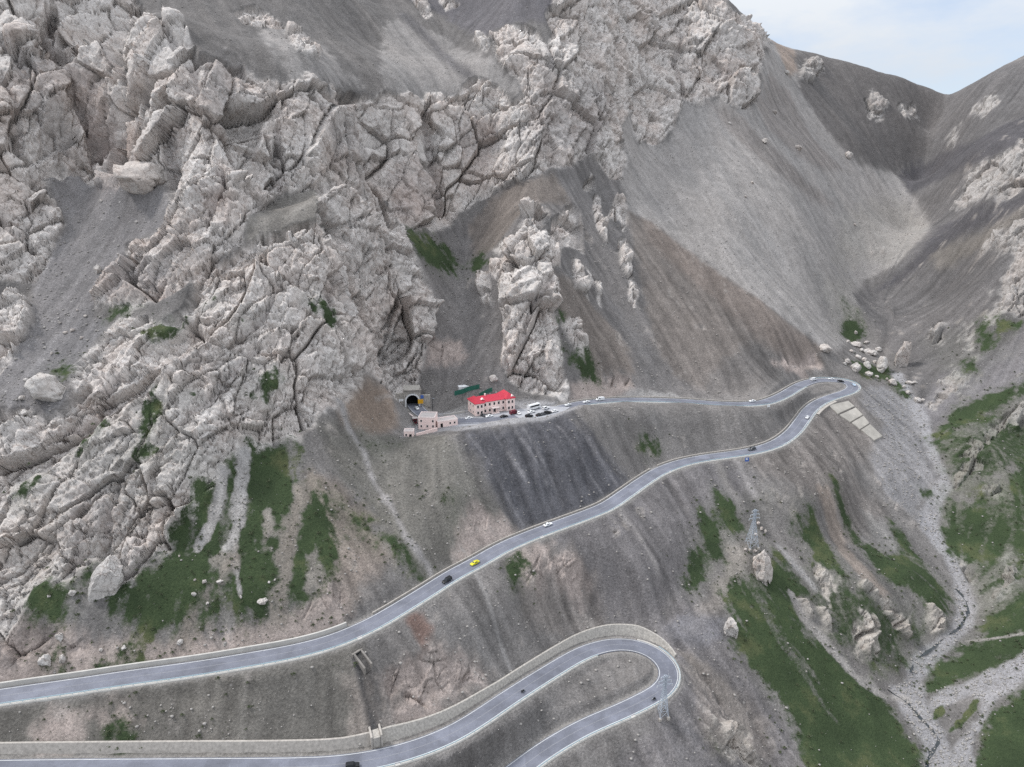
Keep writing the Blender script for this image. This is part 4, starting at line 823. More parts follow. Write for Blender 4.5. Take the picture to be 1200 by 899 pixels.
WHITE = plain('road_paint', (214, 214, 212), .6, var=.25, scale=.5)
FADED = plain('worn_road_paint', (150, 150, 153), .7, var=.25, scale=.4)
CONC = plain('concrete', (178, 171, 163), .9, var=.34, scale=.9, bump=.3)
CONC_D = plain('stained_concrete', (182, 176, 168), .9, var=.42, scale=1.3, bump=.6)
CULV = plain('weathered_culvert', (138, 132, 126), .9, var=.35, scale=.6, bump=.4)
CONC_L = plain('pale_concrete', (188, 184, 178), .9, var=.2, scale=.3, bump=.3)
RAILM = plain('painted_rail', (178, 200, 208), .45, .2, var=.12, scale=.3)
PINKW = plain('pink_render', (247, 222, 214), .85, var=.10, scale=.5)
PINKL = plain('pale_pink_trim', (246, 228, 222), .8, var=.08, scale=.5)
REDR = plain('red_sheet_roof', (188, 38, 62), .5, var=.14, scale=.4)
GLASS = plain('dark_glass', (34, 38, 44), .15, var=.2, scale=.5)
FRAMEM = plain('white_frame', (220, 214, 210), .6, var=.1)
DARK = plain('shade_and_door_black', (14, 14, 15), .95, var=.2)  # black that stands in for shade in deep openings; also the doors
GREEN = plain('green_sheet', (40, 104, 88), .55, var=.22, scale=.4)
STEEL = plain('galvanised_steel', (176, 183, 192), .6, .05, var=.15)
POLE = plain('dark_pole', (52, 54, 58), .5, .4)
YELLOW = plain('yellow_paint', (222, 166, 30), .5, var=.1)
BLUE = plain('blue_paint', (70, 104, 176), .45, var=.12)
OFFW = plain('off_white_paint', (226, 226, 226), .5, var=.1)
MAROON = plain('maroon_paint', (96, 34, 46), .5, var=.15)
RUBBER = plain('tyre_rubber', (24, 24, 25), .9)
LAMPM = plain('lamp_lens', (225, 225, 215), .2)
TAILM = plain('tail_lens', (150, 20, 20), .25)
ROOFC = plain('roof_screed', (196, 188, 184), .9, var=.2, scale=.4)
WATER = plain('stream_surface', (38, 44, 48), .12, var=.3, scale=.3)

# ------------------------------------------------------------------ roads
for P, nm in ((ROAD_U, 'road'), (ROAD_L, 'road')):
    o = sweep(nm, P, [(-HALF, 0), (HALF, 0), (HALF, -.9), (-HALF, -.9)], ASPH); o['kind'] = 'structure'
    for off in (-3.8, 3.8):
        sweep('road_markings', P, [(off - .11, .012), (off + .11, .012)], WHITE, closed=False)['kind'] = 'structure'
    sweep('road_markings', P, [(-.07, .012), (.07, .012)], FADED, closed=False)['kind'] = 'structure'
def struct_sweep(*a, **k):
    o = sweep(*a, **k); o['kind'] = 'structure'; return o
# pale kerb of the valley side, ditch and low wall of the hill side
struct_sweep('kerb', ROAD_U, [(-HALF - .02, -.9), (-HALF - .02, .05), (-5.3, .02), (-5.5, -1.1)], CONC_L, KU[9], KU[17])
struct_sweep('kerb', ROAD_U, [(HALF + .02, -.9), (HALF + .02, .05), (5.3, .02), (5.5, -1.1)], CONC_L, KU[18], len(ROAD_U))
struct_sweep('kerb', ROAD_L, [(-HALF - .02, -.9), (-HALF - .02, .05), (-5.2, .02), (-5.4, -1.1)], CONC_L, 0, KL[11])
struct_sweep('kerb', ROAD_L, [(HALF + .02, -.9), (HALF + .02, .05), (5.2, .02), (5.4, -1.1)], CONC_L, KL[13], len(ROAD_L))
def wall_thing(P, a, b, prof, mat, label, vary=None, group=None):
    o = sweep('retaining_wall', P, prof, mat, a, b, vary=vary); tag(o, label, 'wall', group); return o
LOWW = [(-5.05, -.9), (-5.12, .5), (-5.55, .55), (-5.7, -.9)]
LOWWL = [(-a, h) for a, h in LOWW]
wall_thing(ROAD_U, KU[9], KU[19], LOWWL, CONC, 'long low pale wall on the uphill side of the upper road before the far hairpin')
wall_thing(ROAD_U, KU[24], KU[33], LOWW, CONC, 'low pale ditch wall above the middle road between the far hairpin and the dark spoil slope')
wall_thing(ROAD_U, KU[33] + 2, KU[45], LOWW, CONC, 'low pale ditch wall along the middle road beside the yellow and black cars')
wall_thing(ROAD_U, KU[46], len(ROAD_U), [(-5.05, -.9), (-5.3, 1.5), (-5.9, 1.6), (-6.3, -.9)], CONC_L, 'sandy low wall under the pink cut bank on the left stretch of the middle road')
def wl(k):
    h = max(.35, float(wall_h(k))); return [(6.0, -.9), (6.1 + .5 * h, h), (6.8 + .5 * h, h + .05), (7.8 + .5 * h, -.9)]
_b = KL[6]
wall_thing(ROAD_L, 0, _b - 3, None, CONC, 'long concrete retaining wall above the lowest visible road at the left edge', vary=wl)
wall_thing(ROAD_L, _b - 2, KL[15], None, CONC_D, 'tall curved concrete retaining wall around the lower hairpin bend', vary=wl)
# stepped chute through the wall
_n = normals_of(ROAD_L)[_b - 3]; _p = Vector(ROAD_L[_b - 3]); _a = math.atan2(_n[1], _n[0])
ch = empty('drain_chute', (_p.x + _n[0] * 7.2, _p.y + _n[1] * 7.2, _p.z), _a, 'concrete drain chute dropping through the long wall beside the lower road', 'drain')
MB().box((.8, 0, 1.6), (5.5, 2.6, 4.6)).build('chute_floor', CONC_D, ch, .05)
for s in (-1, 1): MB().box((.6, s * 1.75, 2.1), (5.6, .7, 5.4)).build('side_wall', CONC, ch, .05)

# ------------------------------------------------------------------ guard rails
POSTM = MB().box((0, 0, .1), (.14, .14, 1.3)).build('post', RAILM); POST_ME = POSTM.data; bpy.data.objects.remove(POSTM)
def guard_rail(P, a, b, off, label):
    NN = normals_of(P); mid = (a + b) // 2
    root = empty('guard_rail', Vector(P[mid]), 0, label, 'guard rail', 'guard rails along the switchback road')
    r = sweep('rail', P - P[mid], [(off - .05, .42), (off + .05, .42), (off + .09, .58), (off + .05, .80), (off - .05, .80)], RAILM, a, b, parent=root)
    for k in range(a, b, 2):
        o = bpy.data.objects.new('post', POST_ME); COL.objects.link(o); o.parent = root
        o.location = (P[k, 0] - P[mid, 0] + NN[k, 0] * (off + .14 * np.sign(off)), P[k, 1] - P[mid, 1] + NN[k, 1] * (off + .14 * np.sign(off)), P[k, 2] - P[mid, 2])
guard_rail(ROAD_U, KU[9], KU[12], -4.75, 'pale rail on the downhill edge of the upper road above the dark spoil slope')
guard_rail(ROAD_U, KU[12], KU[17], -4.75, 'pale rail on the downhill edge of the upper road nearest the far hairpin')
guard_rail(ROAD_U, KU[18], KU[25], 4.75, 'pale rail bending round the outside of the far hairpin')
guard_rail(ROAD_U, KU[25], KU[33], 4.75, 'pale rail on the middle road above the blue roadside board')
guard_rail(ROAD_U, KU[33], KU[39], 4.75, 'pale rail on the middle road below the dark spoil slope')
guard_rail(ROAD_U, KU[39], KU[46], 4.75, 'pale rail on the middle road opposite the yellow and black cars')
guard_rail(ROAD_U, KU[46], len(ROAD_U), 4.75, 'pale rail on the middle road at the left under the pink cut bank')
guard_rail(ROAD_L, 0, KL[6], -4.7, 'pale rail on the lowest road at the bottom left corner')
guard_rail(ROAD_L, KL[6], KL[11], -4.7, 'pale rail along the valley edge of the road climbing out of the lower hairpin')
guard_rail(ROAD_L, KL[14], KL[19], 4.7, 'pale rail round the outside of the lower hairpin bend')
guard_rail(ROAD_L, KL[19], len(ROAD_L), 4.7, 'pale rail on the outer edge of the road leaving at the bottom centre')

# ------------------------------------------------------------------ forecourt
def slab(name, pts, top, thick, mat, kind=None):
    bm = bmesh.new(); t = [bm.verts.new((p[0], p[1], top)) for p in pts]; b = [bm.verts.new((p[0], p[1], top - thick)) for p in pts]
    bm.faces.new(t); bm.faces.new(b[::-1])
    for k in range(len(pts)): bm.faces.new((t[k], b[k], b[(k + 1) % len(pts)], t[(k + 1) % len(pts)]))
    bmesh.ops.recalc_face_normals(bm, faces=bm.faces); bmesh.ops.triangulate(bm, faces=[f for f in bm.faces if len(f.verts) > 4])
    me = bpy.data.meshes.new(name); bm.to_mesh(me); bm.free(); me.materials.append(mat); o = bpy.data.objects.new(name, me); COL.objects.link(o)
    if kind: o['kind'] = kind
    return o
ZP = CAMZ - 131.55
FC = plain('pale_forecourt', (166, 166, 170), .8, var=.2, scale=.12)
_pp = [(500, 500), (535, 500), (600, 494), (640, 488.5), (662, 481.5), (668, 477), (640, 476), (606, 480), (560, 489), (540, 489), (512, 491)]
slab('forecourt_ground', [at_z(np.array([float(a)]), np.array([float(b)]), np.array([-131.55]))[0] for a, b in _pp], ZP, .6, FC, 'structure')
def zp(px, py, zr=-131.55): return Vector(at_z(np.array([float(px)]), np.array([float(py)]), np.array([zr]))[0])
# access ramp to the upper terrace
RAMP = plain('ramp_concrete', (184, 178, 170), .9, var=.15, scale=.3)
# ------------------------------------------------------------------ windows shared by the houses
def window_pair(w, h):
    p = MB().box((0, .02, 0), (w, .08, h)).build('window', GLASS); fr = MB()
    for s in (-1, 1):
        fr.box((s * (w / 2 + .05), 0, 0), (.1, .16, h + .2)); fr.box((0, 0, s * (h / 2 + .05)), (w, .16, .1))
    f = fr.build('frame', FRAMEM); a, b = p.data, f.data
    bpy.data.objects.remove(p); bpy.data.objects.remove(f); return a, b
WIN = window_pair(1.0, 1.5); WIN_S = window_pair(.8, 1.1)
def add_window(root, loc, rz=0.0, W=None):
    W = W or WIN
    p = bpy.data.objects.new('window', W[0]); COL.objects.link(p); p.parent = root; p.location = loc; p.rotation_euler = (0, 0, rz)
    f = bpy.data.objects.new('frame', W[1]); COL.objects.link(f); f.parent = p
def hip(mb, x0, x1, y0, y1, z, h, ov=.45):
    """hipped roof with eaves"""
    x0 -= ov; x1 += ov; y0 -= ov; y1 += ov; m = min(x1 - x0, y1 - y0) / 2
    A = [Vector(p) for p in ((x0, y0, z), (x1, y0, z), (x1, y1, z), (x0, y1, z))]
    if x1 - x0 >= y1 - y0: r = [Vector((x0 + m, (y0 + y1) / 2, z + h)), Vector((x1 - m, (y0 + y1) / 2, z + h))]; fs = ((0, 1, 5, 4), (1, 2, 5), (2, 3, 4, 5), (3, 0, 4))
    else: r = [Vector(((x0 + x1) / 2, y0 + m, z + h)), Vector(((x0 + x1) / 2, y1 - m, z + h))]; fs = ((0, 1, 4), (1, 2, 5, 4), (2, 3, 5), (3, 0, 4, 5))
    vs_ = [mb.bm.verts.new(p) for p in A + r]
    for f in fs: mb.bm.faces.new([vs_[i] for i in f])
    lo = [mb.bm.verts.new(p - Vector((0, 0, .22))) for p in A]
    for k in range(4): mb.bm.faces.new((vs_[k], lo[k], lo[(k + 1) % 4], vs_[(k + 1) % 4]))
    mb.bm.faces.new(lo[::-1])
# ------------------------------------------------------------------ the red-roofed house
A_ = zp(557, 487.5); B_ = zp(602.5, 480); _d = B_ - A_; LEN = _d.length; RZ = math.atan2(_d.y, _d.x)
hs = empty('roadside_house', A_, RZ, 'long two-storey pink house with a bright red hipped roof beside the tunnel road', 'house')
W1 = 5.2; HH = 7.0; DP = 9.0
MB().box((LEN / 2, .9 + DP / 2, HH / 2 - .1), (LEN - 1.0, DP, HH + .2)).box((W1 / 2, DP / 2 + .3, HH / 2), (W1, DP + 1.6, HH)).box((LEN - W1 / 2, DP / 2 + .5, HH / 2 + .15), (W1, DP + 2.4, HH + .3)).build('wall', PINKW, hs)
c = MB()
c.box((LEN / 2, .84, HH - .25), (LEN - 2 * W1 - .1, .22, .35)); c.box((W1 / 2, -.53, HH - .22), (W1 + .3, .2, .35)); c.box((LEN - W1 / 2, -.72, HH + .05), (W1 + .3, .2, .35)); c.box((-.1, DP / 2, HH - .22), (.2, DP + .9, .35))
c.box((LEN / 2, .84, 3.6), (LEN - 2 * W1 - .1, .14, .2)); c.build('cornice', PINKL, hs)
r = MB(); hip(r, .3, LEN - .3, .9, .9 + DP, HH + .05, 2.3); hip(r, 0, W1, -.45, DP + 1.05, HH + .12, 2.2, .5); hip(r, LEN - W1, LEN, -.65, DP + 1.75, HH + .42, 2.7, .5)
rf = r.build('roof', REDR, hs)
for x, y, z in ((W1 + .3, 1.6, HH + 1.15), (LEN - 1.2, -.4, HH + 1.2)):
    d = MB().prism([(-1.0, 0), (1.0, 0), (0, 1.0)], 0, 1.6, 'Y'); dm = d.build('dormer', PINKL, rf); dm.location = (x, y, z)
MB().box((8.4, 5.4, HH + 2.5), (.7, .7, 1.7)).build('chimney', PINKL, rf)
for z in (1.7, 5.2):
    for k in range(5):
        x = W1 + 1.3 + k * (LEN - 2 * W1 - 2.6) / 4
        if not (z < 3 and k == 2): add_window(hs, (x, .87, z))
    for x in (1.5, 3.7): add_window(hs, (x, -.53, z))
    for x in (LEN - 3.7, LEN - 1.5): add_window(hs, (x, -.73, z + .1))
    for y in (2.6, 6.2): add_window(hs, (-.03, y, z), R(-90), WIN_S)
MB().box((LEN / 2, .88, 1.25), (1.7, .1, 2.5)).build('door', GLASS, hs)
pt = MB().box((LEN / 2, -.35, 3.25), (4.4, 2.4, .35)).box((LEN / 2, -.5, .1), (4.6, 2.7, .3)).build('portico', PINKL, hs, .03)
for s in (-1, 1): MB().cyl((LEN / 2 + s * 1.8, -1.3, 1.66), .2, 2.8).build('column', PINKL, pt)
# ------------------------------------------------------------------ gatehouse, annex, hut and walls at the tunnel end
def small_house(name, pa, pb, h, depth, label, cat, wins, door=None, zr=-131.55, parapet=True, mat=None):
    a = zp(*pa, zr); b = zp(*pb, zr); d = b - a; L = d.length
    o = empty(name, a, math.atan2(d.y, d.x), label, cat)
    MB().box((L / 2, depth / 2, h / 2 - .3), (L, depth, h + .6)).build('wall', mat or PINKW, o)
    if parapet:
        MB().box((L / 2, depth / 2, h + .06), (L - .5, depth - .5, .12)).build('roof', ROOFC, o)
        p = MB()
        for s in (0, 1): p.box((L / 2, .12 + s * (depth - .24), h + .25), (L + .2, .3, .5)); p.box((.12 + s * (L - .24), depth / 2, h + .25), (.3, depth - .4, .5))
        p.build('parapet', PINKL, o)
    for x, z in wins: add_window(o, (x * L, -.03, z), 0, WIN_S)
    if door: MB().box((door * L, -.02, 1.05), (1.3, .1, 2.1)).build('door', DARK, o)
    return o
small_house('gatehouse', (490.5, 503), (509.5, 503.5), 6.3, 9.0, 'pale pink flat-roofed two-storey block below the tunnel mouth', 'building', [(.18, 1.8), (.18, 4.7), (.55, 1.8), (.9, 1.8), (.9, 4.7)])
small_house('annex_house', (513, 501.5), (536.5, 498), 3.1, 6.0, 'low pink annex with a dark doorway between the flat-roofed block and the forecourt', 'building', [(.62, 1.7), (.84, 1.7)], .2)
small_house('stone_hut', (473.5, 513.5), (484.5, 513.5), 3.4, 4.0, 'small pink hut standing alone at the left tip of the terrace', 'hut', [(.25, 1.8)], .7)
def low_wall(pa, pb, h, label, mat, name='boundary_wall', cat='wall', t=.4):
    a = zp(*pa); b = zp(*pb); d = b - a
    o = MB().box((d.length / 2, 0, h / 2 - .4), (d.length, t, h + .8)).box((d.length / 2, 0, h + .06), (d.length + .1, t + .15, .12)).build(name, mat)
    o.location = a; o.rotation_euler = (0, 0, math.atan2(d.y, d.x)); return tag(o, label, cat)
low_wall((488, 512), (512.5, 505), 1.7, 'low pink wall along the terrace edge beside the small pink hut', PINKW)
low_wall((476.5, 486), (484.5, 492), 1.9, 'short pale pink wall under the brown bank left of the tunnel road', PINKL)
low_wall((520, 487.5), (545, 483.5), .9, 'pale concrete wall holding the ramp behind the low annex', CONC_L)
mb_ = zp(486.5, 496); o = empty('ticket_booth', mb_, .2, 'small dark maroon booth between the flat-roofed block and the brown bank', 'booth')
MB().box((0, 0, 1.5), (2.2, 2.2, 3.0)).build('wall', MAROON, o, .03); MB().box((0, 0, 3.1), (2.8, 2.8, .2)).build('roof', ROOFC, o); MB().box((0, -1.11, 1.7), (1.2, .06, .9)).build('window', GLASS, o)
# mast
m0 = zp(507.5, 492); o = empty('lamp_mast', m0, 0, 'thin dark lamp mast standing behind the flat-roofed pink block', 'lamp post')
MB().cyl((0, 0, 6.2), .13, 12.4, n=8).build('pole', POLE, o); MB().box((.5, 0, 12.3), (1.2, .25, .14)).build('lamp_head', STEEL, o); MB().box((0, 0, .1), (.9, .9, .5)).build('base', CONC, o)
# ------------------------------------------------------------------ tunnel portal
T0 = zp(483.6, 476.3, -131.4); TD = math.atan2(-.985, .17) + R(90)
tp = empty('tunnel_portal', T0, TD, 'concrete tunnel portal with a white arch around its black mouth', 'tunnel')
def arch(r, h, n=14): return [(r * math.cos(math.pi * k / n), h + r * math.sin(math.pi * k / n)) for k in range(n + 1)]
WO, HO = 4.9, 10.0
in_ = arch(3.45, 3.6); prof = [(WO, -1), (WO, HO), (-WO, HO), (-WO, -1), (-3.45, -1)] + in_[::-1] + [(3.45, -1)]
MB().prism(prof, -.5, 9.0, 'Y').build('facade', CONC_D, tp)
ro = arch(4.35, 3.6); MB().prism([(4.35, -.5)] + ro + [(-4.35, -.5), (-3.5, -.5)] + [(x * 3.5 / 3.45, z) for x, z in in_[::-1]] + [(3.5, -.5)], -1.0, -.5, 'Y').build('arch_ring', OFFW, tp)
MB().prism([(3.44, -.4)] + arch(3.44, 3.6) + [(-3.44, -.4)], 5.0, 9.2, 'Y').build('tunnel_dark_plug', DARK, tp)  # solid black block, painted darkness inside the tunnel
MB().box((0, -.9, HO + .2), (2 * WO + .8, 1.4, .5)).box((WO - .4, -.6, HO + .9), (.8, .8, 1.1)).box((-WO + .4, -.6, HO + .7), (.8, .8, .8)).build('coping', CONC, tp, .04)
MB().box((-7.2, .6, 3.6), (4.6, 1.6, 9.2)).box((7.6, 1.4, 2.6), (5.4, 1.6, 7.2)).build('wing_wall', CONC_D, tp, .04)
def board(px, py, w, h, mat, label, zr=None, name='sign_board', legs=2.0, rz=0.0, spot=None, inset=None):
    p = spot if spot is not None else zp(px, py, zr); o = empty(name, p, rz, label, 'sign')
    MB().box((0, 0, legs + h / 2), (w, .14, h)).build('panel', mat, o, .02)
    if inset: MB().box((inset[0], -.09, legs + inset[1]), (inset[2], .05, inset[3])).build('inset_panel', inset[4], o)
    for s in (-1, 1): MB().bar((s * w * .35, .12, -.6), (s * w * .35, .12, legs + h * .8), .07, 6).build('leg', STEEL, o)
    return o
board(493.2, 477.5, 3.0, 2.5, YELLOW, 'yellow board standing right beside the tunnel mouth', -131.5, legs=2.3, rz=TD)
board(495.0, 476.6, 1.8, 2.0, BLUE, 'blue board raised just above the yellow one by the tunnel', -131.5, legs=5.0, rz=TD)
board(470.5, 478.5, 2.6, 1.3, OFFW, 'small white board in the shade left of the tunnel portal', -131.5, legs=4.2, rz=TD)
_q = gpt(875, 542); board(0, 0, 2.3, 2.3, BLUE, 'blue and white board on the slope just below the middle road', spot=_q, legs=.6, rz=.1, inset=(-.2, 1.5, 1.1, .9, OFFW))
_q = gpt(900.5, 478.5); board(0, 0, 1.8, 1.5, OFFW, 'small white board below the upper road near the far hairpin', spot=_q, legs=.8, rz=.3)
# ------------------------------------------------------------------ green hoardings and a white shed on the upper terrace
def hoarding(pa, pb, h, label):
    a = gpt(*pa); b = gpt(*pb); d = b - a; L = math.hypot(d.x, d.y); n = max(3, int(L / 2.4))
    o = empty('sheet_fence', a, math.atan2(d.y, d.x), label, 'fence')
    P = MB(); pts = []
    for k in range(n + 1):
        q = a + d * (k / n); z = max(gz(q.x, q.y), a.z + d.z * k / n) - a.z; pts.append((L * k / n, z))
        MB().box((L * k / n, .12, z + h / 2), (.12, .12, h + .8)).build('post', STEEL, o)
    for (x0, z0), (x1, z1) in zip(pts[:-1], pts[1:]):
        m = 8
        for j in range(m):                                           # corrugated sheet
            u0, u1 = j / m, (j + 1) / m; y0 = .05 * (j % 2); y1 = .05 * ((j + 1) % 2)
            P.face([(x0 + (x1 - x0) * u0, y0, z0 + (z1 - z0) * u0 - .2), (x0 + (x1 - x0) * u1, y1, z0 + (z1 - z0) * u1 - .2), (x0 + (x1 - x0) * u1, y1, z0 + (z1 - z0) * u1 + h), (x0 + (x1 - x0) * u0, y0, z0 + (z1 - z0) * u0 + h)])
    P.build('sheet', GREEN, o)
hoarding((532.5, 464), (562, 455.5), 2.8, 'longer green sheet fence on the terrace behind the pink buildings')
hoarding((561.5, 466), (577, 459), 2.6, 'shorter green sheet fence close behind the red-roofed house')
a = gpt(543, 458); sh_ = empty('storage_shed', a + Vector((0, 1.5, 0)), .35, 'small white-roofed shed just behind the longer green fence', 'shed')
MB().box((0, 0, 1.1), (6.0, 2.6, 2.6)).build('wall', OFFW, sh_); MB().box((0, 0, 2.5), (6.4, 3.0, .18), rot=Matrix.Rotation(.08, 4, 'X')).build('roof', OFFW, sh_)
# ------------------------------------------------------------------ lattice towers
def tower(p, H, b, label, rz):
    o = empty('lattice_tower', p, rz, label, 'pylon', 'power line towers on the slope')
    def corner(z, sx, sy):
        t = z / H; w = (b * (1 - t / .72) + .9 * (t / .72)) / 2 if t < .72 else .45; return Vector((sx * w, sy * w, z))
    zs = [H * t for t in (0, .16, .30, .42, .53, .63, .72, .81, .90, 1.0)]
    for sx in (-1, 1):
        for sy in (-1, 1):
            m = MB()
            for z0, z1 in zip([-1.0] + zs[:-1], zs): m.bar(corner(max(z0, 0), sx, sy) + Vector((0, 0, min(z0, 0))), corner(z1, sx, sy), .14)
            m.build('leg', STEEL, o)
    br = MB()
    for z0, z1 in zip(zs[:-1], zs[1:]):
        for (s0, s1) in (((-1, -1), (1, -1)), ((1, -1), (1, 1)), ((1, 1), (-1, 1)), ((-1, 1), (-1, -1))):
            br.bar(corner(z0, *s0), corner(z1, *s1), .07); br.bar(corner(z0, *s1), corner(z1, *s0), .07); br.bar(corner(z1, *s0), corner(z1, *s1), .07)
    br.build('bracing', STEEL, o)
    for t, w in ((.76, 3.2), (.86, 2.6), (.96, 1.8)):
        z = H * t; m = MB()
        for s in (-1, 1):
            for sy in (-1, 1): m.bar((0, sy * .45, z), (s * w, 0, z + .25), .08)
            m.bar((0, 0, z + .9), (s * w, 0, z + .25), .07)
        arm = m.build('crossarm', STEEL, o)
        for s in (-1, 1): MB().cyl((s * w, 0, z - .25), .12, .9, n=8).build('insulator', OFFW, arm)
    for sx in (-1, 1):
        for sy in (-1, 1): MB().box((sx * b / 2, sy * b / 2, -.4), (1.0, 1.0, 1.2)).build('footing', CONC, o)
tower(gpt(880.5, 640), 21.0, 5.2, 'grey steel lattice tower beside the tall pale rock above the green slope', .3)
tower(gpt(776.5, 838), 19.0, 3.6, 'grey steel lattice tower at the outer edge of the lower hairpin', .2)
DARK2 = plain('dark_concrete', (70, 66, 63), .8, var=.3, scale=.5)  # darker tone for the culvert apron
# ------------------------------------------------------------------ culvert under the middle road
c0 = gpt(420, 767); gxv = sample(_bx, np.array([c0.x]), np.array([c0.y]))[0]; gyv = sample(_by, np.array([c0.x]), np.array([c0.y]))[0]
cu = empty('culvert', c0, math.atan2(-gyv, -gxv) + R(90) + .35, 'concrete culvert mouth with a black opening below the middle road', 'culvert')
MB().prism([(-2.6, -2), (2.6, -2), (2.6, 1.2), (-2.6, 1.2)], .3, 1.2, 'Y').build('headwall', CULV, cu, .04)
MB().box((0, .2, -.5), (2.7, .3, 2.4)).build('opening', DARK, cu)  # black box in place of the shade inside the culvert
for s in (-1, 1): MB().prism([(.4, 1.2), (.4, -3.4), (-6.2, -5.6), (-6.2, -2.4)], s * 1.8 - .4, s * 1.8 + .4, 'X').build('wing_wall', CULV, cu, .03)
MB().prism([(.3, -1.9), (-6.5, -5.0), (-6.5, -6), (.3, -4)], -1.34, 1.34, 'X').build('apron', DARK2, cu)
cu.scale = (.9, .9, .9)
# ------------------------------------------------------------------ short propped span carrying the road above the slope facing
_k0, _k1 = KU[24] - 2, KU[25] + 3; _nn = normals_of(ROAD_U); _km = (_k0 + _k1) // 2
sp_ = empty('road_span', Vector(ROAD_U[_km]), 0, 'short propped edge of the road with dark bays above the concrete slope panels', 'bridge')
def sp_pt(k, off, z): return Vector((ROAD_U[k, 0] + _nn[k, 0] * off, ROAD_U[k, 1] + _nn[k, 1] * off, ROAD_U[k, 2] + z)) - sp_.location
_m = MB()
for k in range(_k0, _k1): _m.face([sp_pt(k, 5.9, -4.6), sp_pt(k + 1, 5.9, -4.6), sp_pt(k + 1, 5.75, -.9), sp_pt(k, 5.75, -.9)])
_m.build('bay_shade_sheet', DARK, sp_)  # black sheet behind the piers, shade put in as colour
for k in range(_k0, _k1 + 1, 3): a_ = sp_pt(k, 6.5, -2.7); MB().box(a_, (.8, .8, 4.2)).build('pier', CONC, sp_)
_m = MB()
for k in range(_k0 - 1, _k1 + 1):
    a0, a1, b0, b1 = sp_pt(k, 5.4, -.12), sp_pt(k, 7.0, -.2), sp_pt(k + 1, 5.4, -.12), sp_pt(k + 1, 7.0, -.2); d_ = Vector((0, 0, -.7))
    _m.face([a0, b0, b1, a1]); _m.face([a1, b1, b1 + d_, a1 + d_]); _m.face([a0 + d_, a1 + d_, b1 + d_, b0 + d_])
_m.build('beam', CONC, sp_)
# ------------------------------------------------------------------ concrete slope facing below the far hairpin
sf = empty('slope_facing', gpt(1000, 492), 0, 'four pale concrete panels facing the slope under the far hairpin', 'slope facing')
PANELM = plain('weathered_panel', (176, 170, 161), .9, var=.3, scale=.18, bump=.4)
def facing(q):
    n = 7; bm = bmesh.new(); rows = []
    for i in range(n + 1):
        row = []
        for j in range(n + 1):
            u, v = j / n, i / n
            x = (1 - v) * ((1 - u) * q[0][0] + u * q[1][0]) + v * ((1 - u) * q[3][0] + u * q[2][0]); y = (1 - v) * ((1 - u) * q[0][1] + u * q[1][1]) + v * ((1 - u) * q[3][1] + u * q[2][1])
            row.append((x, y))
        rows.append(row)
    fl = [p for r in rows for p in r]; H = cast([p[0] for p in fl], [p[1] for p in fl], ZF); H = H - np.array(sf.location)[None]
    vs_ = [bm.verts.new((h[0], h[1], h[2] + .75)) for h in H]
    for i in range(n):
        for j in range(n): a = i * (n + 1) + j; bm.faces.new((vs_[a], vs_[a + 1], vs_[a + n + 2], vs_[a + n + 1]))
    r = bmesh.ops.extrude_face_region(bm, geom=bm.faces[:]); 
    for v in r['geom']:
        if isinstance(v, bmesh.types.BMVert): v.co.z -= 1.4
    bmesh.ops.recalc_face_normals(bm, faces=bm.faces)
    me = bpy.data.meshes.new('panel'); bm.to_mesh(me); bm.free(); me.materials.append(PANELM); o = bpy.data.objects.new('panel', me); COL.objects.link(o); o.parent = sf
for q in ([(971, 476), (994, 471), (1001, 477), (981.5, 486)], [(983.5, 487.5), (1002.5, 478.8), (1011, 487), (996, 495.5)], [(998, 496.5), (1011.8, 488.3), (1018.5, 497), (1007.5, 504)], [(1009, 505), (1019.5, 498.2), (1034, 512), (1024, 517)]): facing(q)
# ------------------------------------------------------------------ vehicles
def paint(name, rgb): return plain(name, rgb, .3, .15, var=.06, scale=.4)
PAINT = {'white': paint('white_car_paint', (236, 236, 236)), 'black': paint('black_car_paint', (26, 27, 30)), 'grey': paint('grey_car_paint', (84, 86, 90)), 'yellow': paint('yellow_car_paint', (214, 206, 40)), 'maroon': paint('maroon_car_paint', (104, 34, 48)), 'pale blue': paint('pale_blue_car_paint', (190, 206, 222))}
def loft(secs, closed=True):
    """body from cross sections: (x, half width low, half width high, z low, z shoulder, z top)"""
    bm = bmesh.new(); rows = []
    for x, w0, w1, z0, z1, z2 in secs:
        pr = [(-w0 * .9, z0), (-w0, z0 + .12), (-w0, z1), (-w1, z2 - .05), (-w1 * .8, z2), (w1 * .8, z2), (w1, z2 - .05), (w0, z1), (w0, z0 + .12), (w0 * .9, z0)]
        rows.append([bm.verts.new((x, y, z)) for y, z in pr])
    n = len(rows[0])
    for a, b in zip(rows[:-1], rows[1:]):
        for j in range(n): bm.faces.new((a[j], b[j], b[(j + 1) % n], a[(j + 1) % n]))
    bm.faces.new(rows[0]); bm.faces.new(rows[-1][::-1]); bmesh.ops.recalc_face_normals(bm, faces=bm.faces); return bm
